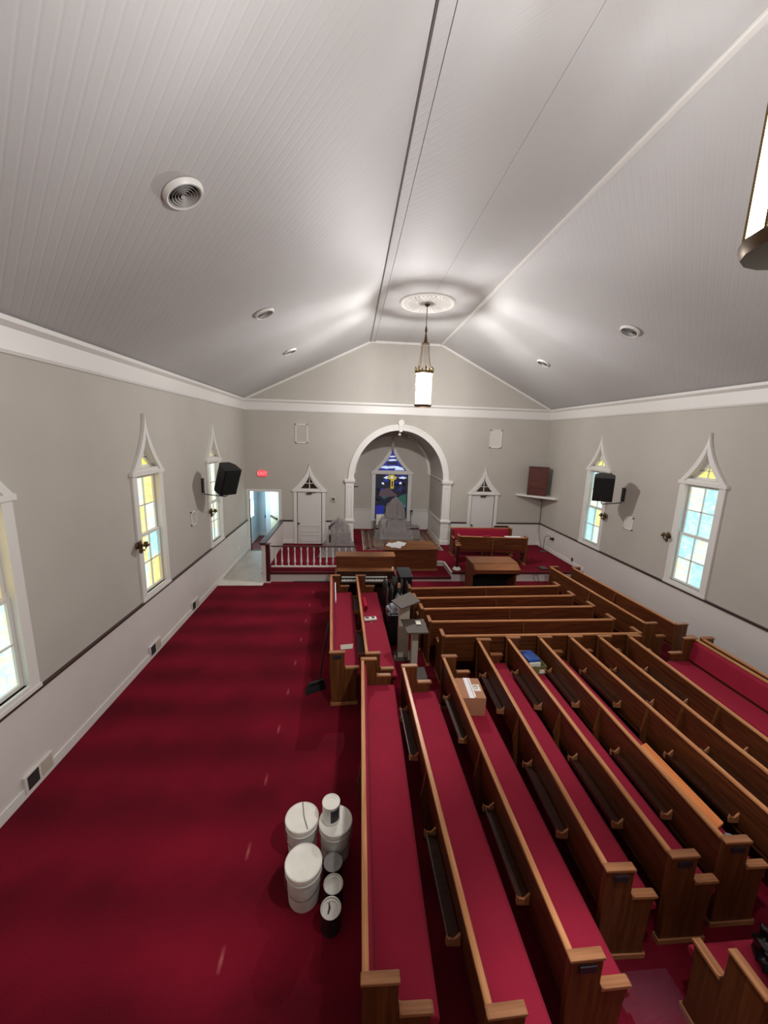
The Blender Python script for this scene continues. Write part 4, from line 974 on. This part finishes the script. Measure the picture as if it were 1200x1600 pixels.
# rack case beside the left organ
t = thing('equipment_rack', (1.2, 8.62, 0), 'black equipment rack standing at the right end of the left organ', 'rack')
m = MB(); m.box(1.16, 1.42, 8.32, 8.92, 0, .86); m.build('rack_body', 'black', t, .01)
m = MB(); m.box(1.13, 1.44, 8.30, 8.94, .86, .89); m.build('rack_top', 'darkgrey', t, .01)

# ------------------------------------------------------------------ folded chairs between front left pew and aisle
def folded_chair(x, y, h, lean, rz, label, k):
    t = thing('folding_chair', (x, y, 0), label, 'folding chair', 'folded metal chairs', rz=rz); t.rotation_euler = (0, lean, rz)
    def P(m, nm, mat, **k_): m.build(nm, mat, t, local=True, **k_)
    for s in (-1, 1):
        m = MB(); m.tube([(0, s*.21, .0), (0, s*.21, h*.8), (0, s*.19, h*.93), (0, s*.12, h)], .011, 8); P(m, 'leg', 'greymetal', smooth=True)
        m = MB(); m.tube([(.035, s*.185, .0), (.03, s*.185, h*.72)], .010, 8); P(m, 'leg', 'greymetal', smooth=True)
    m = MB(); m.tube([(0, -.12, h), (0, 0, h+.01), (0, .12, h)], .011, 8); m.box(-.008, .008, -.2, .2, .13, .15); P(m, 'crossbar', 'greymetal')
    m = MB(); m.prism([(-.19, h*.72), (.19, h*.72), (.19, h*.88), (.12, h*.97), (-.12, h*.97), (-.19, h*.88)], 'x', -.012, .008); P(m, 'backrest', k, bevel=.005)
    m = MB(); m.prism([(-.18, h*.28), (.18, h*.28), (.2, h*.62), (.14, h*.67), (-.14, h*.67), (-.2, h*.62)], 'x', .012, .042); P(m, 'seat', k, bevel=.008)
fc = [(.70, 8.05, .92, .10, .12, 'folded chair leaning on the far end of the red-roll pew', 'darkgrey'),
      (.74, 7.60, .88, .06, -.08, 'folded grey chair standing beside the far seat of the red-roll pew', 'darkgrey'),
      (.80, 7.72, .90, .10, .05, 'brownish folded chair in the middle of the cluster by the organ', 'taupe'),
      (.90, 8.12, .92, .08, .1, 'folded chair behind the middle of the cluster, beneath the organ ledge', 'taupe'),
      (.98, 8.20, .93, .06, .06, 'folded chair just left of the black equipment rack', 'darkgrey'),
      (1.09, 7.98, .92, .05, -.05, 'folded chair in front of the black equipment rack', 'taupe'),
      (1.17, 7.90, .90, .08, .02, 'rightmost folded chair of the cluster near the frontmost crosswise pew', 'taupe')]
for a in fc: folded_chair(*a)
def blob(c, r, seed, squash=.7, n=3, amp=.18):
    bm = bmesh.new(); bmesh.ops.create_icosphere(bm, subdivisions=n, radius=1); rr_ = random.Random(seed); ph = [rr_.uniform(0, 6) for _ in range(6)]
    mb = MB(); vs = []
    for v in bm.verts:
        p = v.co; k = 1+amp*math.sin(4*p.x+ph[0])*math.sin(5*p.y+ph[1])+amp*.6*math.sin(11*p.z+9*p.x+ph[2])+amp*.4*math.sin(17*p.y+ph[3]+7*p.z)
        z_ = p.z*k*r[2]; z_ = max(z_, -r[2]*squash)
        vs.append((c[0]+p.x*k*r[0], c[1]+p.y*k*r[1], c[2]+z_+r[2]*squash))
    fs = [tuple(v.index for v in f.verts) for f in bm.faces]; bm.free(); mb.add(vs, fs); return mb
t = thing('storage_bin', (.86, 6.98, 0), 'tall dark bin topped by crumpled grey film beside the folded chairs', 'bin')
m = MB(); m.hexa([(.76, 6.86, 0), (.96, 6.86, 0), (.96, 7.2, 0), (.76, 7.2, 0)], [(.72, 6.82, .66), (.99, 6.82, .66), (.99, 7.24, .66), (.72, 7.24, .66)]); m.build('bin_body', 'black', t, .02)
m = blob((.86, 7.03, .60), (.14, .19, .12), 3, .5, 3, .22); m.build('bin_liner', 'greybag', t, smooth=True)
t = thing('spray_bottle', (1.05, 7.62, 0), 'small bottle with a pale orange cap standing on a grey bag in the chair cluster', 'bottle')
m = MB(); m.lathe([(.001, 0), (.05, 0), (.05, .15), (.02, .19), (.02, .21), (.001, .21)], (1.03, 7.62, .70), 14); m.build('bottle_body', 'black', t, smooth=True)
m = MB(); m.lathe([(.001, 0), (.035, 0), (.035, .05), (.028, .09), (.001, .095)], (1.03, 7.62, .90), 12); m.build('bottle_cap', 'card', t, smooth=True)
m = blob((1.03, 7.60, 0), (.12, .14, .42), 9, .8, 3, .2); tag(m.build('stuffed_bag', 'greybag', smooth=True), 'tall crumpled grey bag in the middle of the folded chairs', 'bag')

# ------------------------------------------------------------------ pedestal stands
def stand(base, topq, z0, z1, w_, d_, label, plate_, paper=False):
    t = thing('pedestal_stand', (base[0], base[1], 0), label, 'stand', 'cream pedestal stands'); bx, by = base
    m = MB(); m.hexa([(bx-w_/2, by-d_/2, .03), (bx+w_/2, by-d_/2, .03), (bx+w_/2, by+d_/2, .03), (bx-w_/2, by+d_/2, .03)], [(bx-w_/2+.0, by-d_/2, z0), (bx+w_/2, by-d_/2, z0), (bx+w_/2, by+d_/2, z0), (bx-w_/2, by+d_/2, z0)])
    m.build('column', 'cream', t, .006)
    m = MB(); m.hexa([(p[0], p[1], p[2]) for p in topq], [(p[0], p[1], p[2]+.025) for p in topq]); m.build('shelf_top', 'taupe', t, .004)
    m = MB(); m.box(bx+plate_[0], bx+plate_[1], by+plate_[2], by+plate_[3], 0, .03); m.build('foot', 'taupe', t, .004)
stand((.985, 6.48), [(.72, 6.30, 1.17), (.86, 5.98, 1.17), (1.22, 6.20, 1.20), (1.10, 6.62, 1.20)], 1.17, 0, .19, .14, 'taller cream pedestal stand with skewed taupe top beside the crosswise pews', (-.16, .16, -.16, .16))
stand((1.11, 5.98), [(.93, 5.66, .90), (1.28, 5.66, .90), (1.27, 6.08, .93), (.87, 6.08, .93)], .91, 0, .11, .12, 'shorter cream pedestal stand with flat taupe top and a small paper on it', (-.14, .22, -.28, .12))
m = MB(); m.box(1.11, 1.19, 5.88, 6.02, .955, .957); tag(m.build('paper_note', 'lid'), 'small cream paper lying on the shorter pedestal stand', 'paper')

# ------------------------------------------------------------------ small things on pews
t = thing('cardboard_box', (1.62, 4.52, .475), 'taped brown cardboard box on a long pew seat', 'box', rz=-.06)
m = MB(); m.box(-.165, .165, -.21, .21, 0, .26); m.build('carton', 'card', t, .004, local=True)
m = MB(); m.box(-.05, .01, -.213, .213, .2605, .2615); m.box(.018, .038, -.19, .213, .2605, .262); m.build('packing_tape', 'paper', t, local=True)
m = MB(); m.box(.045, .135, -.07, .07, .2605, .2618); m.build('shipping_label', 'lid', t, local=True)
m = MB(); m.box(.055, .105, .035, .045, .262, .2625); m.box(.055, .12, .015, .023, .262, .2625); m.box(.06, .10, -.02, -.01, .262, .2625); m.build('label_print', 'label', t, local=True)
t = thing('open_box', (2.88, 5.33, .475), 'open yellow-green printed box on a pew seat holding a blue tool case', 'box', rz=.04)
m = MB(); m.box(-.145, .145, -.19, .19, 0, .01); m.box(-.145, .145, -.19, -.18, 0, .14); m.box(-.145, .145, .18, .19, 0, .14); m.box(-.145, -.135, -.19, .19, 0, .14); m.box(.135, .145, -.19, .19, 0, .14)
m.build('box_walls', 'ob', t, local=True) if False else None
M['ob'] = simple('printed_card', (112, 108, 66), .6, noise=.35, nscale=12)
m.build('box_walls', 'ob', t, local=True)
m = MB(); m.box(.03, .12, -.195, -.19, .03, .09); m.build('box_label', 'lid', t, local=True)
t = thing('tool_case', (2.86, 5.34, .49), 'blue tool case with a round black dial sitting in the open box', 'case', rz=.1)
m = MB(); m.box(-.10, .09, -.15, .15, 0, .16); m.build('case_body', 'lid', t, .012, local=True)
m = MB(); m.box(-.105, .095, -.13, .155, .12, .20); m.build('case_lid', 'blue', t, .025, seg=4, local=True)
m = MB(); m.lathe([(.001, -.168), (.035, -.168), (.035, -.148), (.001, -.148)], (0, 0, .07), 18, 'y'); m.build('dial', 'black', t, local=True)
m = MB(); m.lathe([(.045, -.06), (.065, -.06), (.065, .06), (.045, .06)], (0, 0, .205), 16, 'z'); m.build('case_handle', 'label', t, local=True) if False else None
# loose plank along the seat of the sixth long pew
m = MB(); m.hexa([(3.42, 3.68, .482), (3.53, 3.71, .50), (3.54, 2.74, .50), (3.43, 2.70, .482)], [(3.42, 3.68, .512), (3.53, 3.71, .53), (3.54, 2.74, .53), (3.43, 2.70, .512)])
tag(m.build('wood_plank', 'plank', bevel=.003), 'loose bright orange wooden plank lying on a pew seat', 'plank')
m = blob((3.47, 2.58, .475), (.06, .07, .05), 21, .6, 2, .2); tag(m.build('plastic_bag', 'chromebag', smooth=True) if False else m.build('plastic_bag', 'greybag', smooth=True), 'small crumpled clear bag at the near end of the orange plank', 'bag')
# red roll, white controller, papers
t = thing('fabric_roll', (.30, 7.55, .52), 'bright red roll lying against the back of the front left pew', 'roll')
m = MB(); m.tube([(.30, 7.85, .54), (.33, 7.42, .54)], .052, 16); m.build('roll_body', 'roll', t, smooth=True)
m = MB(); m.tube([(.329, 7.43, .54), (.331, 7.41, .54)], .03, 12); m.build('roll_core', 'leather', t)
t = thing('remote_controller', (.40, 7.02, .475), 'small white controller with a tag on the red seat of the front left pew', 'controller', rz=.15)
m = MB(); m.box(-.13, .13, -.06, .06, 0, .045); m.build('body', 'white', t, .015, local=True)
m = MB(); m.box(-.09, -.02, -.03, .03, .045, .05); m.box(.03, .09, -.03, .03, .045, .05); m.build('button', 'greymetal', t, local=True)
m = MB(); m.box(-.01, .015, -.14, -.1, 0.0, .006); m.build('hang_tag', 'card', t, local=True)
m = MB(); m.hexa([(.0-.15, 6.10, .476), (.07, 6.13, .476), (.06, 5.98, .476), (-.14, 5.95, .476)], [(.0-.15, 6.10, .480), (.07, 6.13, .480), (.06, 5.98, .480), (-.14, 5.95, .480)])
tag(m.build('paper_sheet', 'cream'), 'flat grey-white paper on the near end of the leftmost pew seat', 'paper')
m = MB(); m.hexa([(-.40, 8.18, .80), (-.37, 8.18, .80), (-.33, 7.6, .62), (-.36, 7.6, .62)], [(-.405, 8.18, .84), (-.365, 8.18, .84), (-.325, 7.6, .70), (-.365, 7.6, .70)])
m = MB()
P = [(-.335, 8.2, .74), (-.325, 7.98, .69), (-.31, 7.8, .63), (-.30, 7.62, .56)]
for i in range(3):
    a, b = P[i], P[i+1]; m.hexa([(a[0], a[1], a[2]), (a[0]+.02, a[1], a[2]), (b[0]+.02, b[1], b[2]), (b[0], b[1], b[2])], [(a[0], a[1], a[2]+.05), (a[0]+.02, a[1], a[2]+.05), (b[0]+.02, b[1], b[2]+.05), (b[0], b[1], b[2]+.05)])
tag(m.build('paper_strip', 'paper'), 'long white paper strip on the back cushion of the leftmost pew', 'paper')
# push broom
t = thing('push_broom', (-.47, 5.62, 0), 'black push broom leaning on the leftmost front pew', 'broom')
m = MB(); m.tube([(-.47, 5.66, .14), (-.352, 6.02, .935)], .013, 8); m.build('handle', 'black', t, smooth=True)
m = MB(); m.hexa([(-.62, 5.50, .10), (-.38, 5.62, .10), (-.41, 5.68, .10), (-.65, 5.56, .10)], [(-.60, 5.52, .15), (-.40, 5.62, .15), (-.42, 5.66, .15), (-.63, 5.56, .15)]); m.build('broom_block', 'black', t, .008)
m = MB(); m.hexa([(-.66, 5.44, 0), (-.36, 5.60, 0), (-.41, 5.70, 0), (-.69, 5.54, 0)], [(-.62, 5.50, .10), (-.38, 5.62, .10), (-.41, 5.68, .10), (-.65, 5.56, .10)]); m.build('bristles', 'grille', t)
# papers and chair behind the choir pews
m = MB(); m.box(4.68, 5.12, 11.34, 11.48, PZ+.478, PZ+.49); tag(m.build('hymn_sheets', 'paper'), 'white sheets lying on the seat of the choir pew on the platform', 'paper')
m = MB(); m.hexa([(4.62, 10.915, 1.150), (5.10, 10.88, 1.150), (5.11, 10.98, 1.150), (4.63, 11.01, 1.150)], [(4.62, 10.915, 1.162), (5.10, 10.88, 1.162), (5.11, 10.98, 1.162), (4.63, 11.01, 1.162)])
tag(m.build('paper_stack', 'paper'), 'white papers on the top rail of the choir pew showing its wooden back', 'paper')
m = MB(); m.box(3.95, 4.2, 10.935, 11.02, 1.149, 1.175); tag(m.build('folded_cloth', 'fabric', bevel=.01), 'small red folded cloth on the top rail of the choir pew', 'cloth')
t = thing('stacking_chair', (5.15, 12.65, PZ), 'dark-backed chair behind the choir pew near the right pointed door', 'chair')
m = MB(); m.prism([(4.90, .86), (5.41, .86), (5.43, 1.07), (5.38, 1.12), (4.93, 1.12), (4.88, 1.07)], 'y', 12.55, 12.60); m.build('backrest', 'leather', t, .012)
m = MB(); m.box(4.92, 5.38, 12.60, 13.0, PZ+.42, PZ+.48); m.build('seat', 'leather', t, .02)
for sx in (4.93, 5.37):
    for sy in (12.58, 12.98): m = MB(); m.tube([(sx, sy, PZ), (sx, sy, 1.0 if sy < 12.7 else PZ+.43)], .012, 8); m.build('leg', 'cap', t)
# gooseneck lamp on the platform
t = thing('gooseneck_lamp', (6.62, 12.30, PZ), 'slim gooseneck lamp on the platform by the right wainscot', 'lamp')
m = MB(); m.lathe([(.001, 0), (.11, 0), (.11, .015), (.015, .03)], (6.60, 12.30, PZ), 16); m.build('lamp_base', 'darkgrey', t)
m = MB(); m.tube([(6.60, 12.3, PZ+.02), (6.60, 12.3, .72), (6.61, 12.28, .82), (6.66, 12.25, .87), (6.72, 12.2, .86), (6.76, 12.15, .80)], .010, 8); m.build('gooseneck', 'darkgrey', t, smooth=True)
m = MB(); m.lathe([(.02, -.06), (.045, .0), (.05, .06), (.001, .05)], (6.74, 12.1, .79), 14, 'x'); m.build('lamp_head', 'black', t, smooth=True)
m = MB(); m.box(5.60, 5.82, 10.42, 10.66, PZ, PZ+.05); tag(m.build('metal_box', 'greymetal', bevel=.01), 'flat grey metal box at the right platform edge', 'box')
m = MB(); m.tube([(5.3, 10.1, .015), (5.36, 10.2, .015), (5.30, 10.25, .1), (5.28, 10.24, .2), (5.4, 10.235, .21), (5.45, 10.23, .04), (5.5, 10.1, .012)], .008, 6); tag(m.build('loose_cord', 'taupe', smooth=True), 'thin loose cord drooping over the right platform riser', 'cord')

# ------------------------------------------------------------------ paint buckets and cans
def bucket(x, y, label, wire=False):
    t = thing('paint_bucket', (x, y, 0), label, 'bucket', 'white paint buckets')
    m = MB(); m.lathe([(.001, 0), (.130, 0), (.134, .01), (.148, .30), (.158, .30), (.158, .312), (.149, .314), (.150, .352)], (x, y, 0), 40); m.build('pail', 'white', t, smooth=True)
    m = MB(); m.lathe([(.156, .335), (.160, .337), (.160, .372), (.152, .378), (.146, .372), (.001, .370)], (x, y, 0), 40); m.build('lid', 'lid', t, smooth=True)
    m = MB(); pts = [(x+.162*math.cos(a), y-.02+.0*a+.162*math.sin(a)*-1*.55-.09, .30-.10*math.sin(a)) for a in [PI*i/16 for i in range(17)]]
    pts = [(x+.163*math.cos(PI*i/16), y-.165*math.sin(PI*i/16), .30-.13*math.sin(PI*i/16)) for i in range(17)]
    m.tube(pts, .0028, 6); m.build('wire_handle', 'greymetal', t)
bucket(-.366, 2.745, 'white lidded paint bucket nearest the camera')
bucket(-.430, 3.15, 'white lidded paint bucket at the far left of the group, wire across its lid')
bucket(-.105, 3.10, 'white lidded paint bucket carrying a small paint can on its lid')
m = MB(); m.tube([(-.44, 3.30, .381), (-.41, 3.15, .377), (-.36, 3.02, .383)], .003, 6); tag(m.build('wire', 'greymetal'), 'thin dark wire lying across a bucket lid', 'wire')
def can(x, y, z, label, body, lidm='chrome', r=.082, h=.19):
    t = thing('paint_can', (x, y, z), label, 'paint can', 'gallon paint cans')
    m = MB(); m.lathe([(.001, 0), (r, 0), (r+.002, .006), (r, .012), (r, h-.012), (r+.003, h-.008), (r+.003, h)], (x, y, z), 32, caps=False); m.build('can_body', body, t, smooth=True)
    m = MB(); m.lathe([(r+.003, h), (r-.006, h+.001), (r-.010, h-.006), (r-.028, h-.006), (r-.03, h-.010), (.001, h-.010)], (x, y, z), 32, caps=False); m.build('can_lid', lidm, t, smooth=True)
    m = MB(); m.box(x+r*.2, x+r*.85, y-r-.003, y-r*.55, z+.03, z+h-.03)
    m = MB(); m.lathe([(r+.0012, .03), (r+.0012, h-.03)], (x, y, z), 32)
    keep = [f for i, f in enumerate(m.f) if i < 32 and 24 <= i <= 29]; m.f = keep; m.m = [0]*len(keep); m.build('can_label', 'label', t, smooth=True)
can(-.118, 2.865, 0, 'closed grey-lidded paint can, farthest of three on the carpet', 'can', 'ventw')
can(-.108, 2.690, 0, 'paint can with shiny silver lid, middle of three on the carpet', 'can')
can(-.120, 2.515, 0, 'dark paint can nearest the camera with a dripped lid', 'can', 'chrome')
can(-.150, 3.12, .378, 'white paint can with a dark label standing on a bucket lid', 'white', 'lid')
m = MB(); m.tube([(-.135, 2.555, .185), (-.130, 2.52, .186), (-.140, 2.48, .185)], [.006, .009, .005], 6); tag(m.build('paint_stick', 'leather'), 'dark drip stripe across the nearest paint can lid', 'stick')

# ------------------------------------------------------------------ bottom right corner
m = blob((3.0, 1.72, .47), (.17, .18, .18), 33, .6, 4, .2); tag(m.build('black_bag', 'bag', smooth=True), 'shiny black plastic bag on the seat at the bottom right corner', 'bag')
drape('plastic_sheet', [(2.12, 2.40, 1.6, 2.0, .04, .5, 0), (2.3, 2.40, 1.55, 1.75, .09, .7, .02)], 2.0, 2.5, 1.3, 2.1, .001, 'crumpled clear plastic film on the carpet at the bottom right', 'film2', 8, .03, .018)
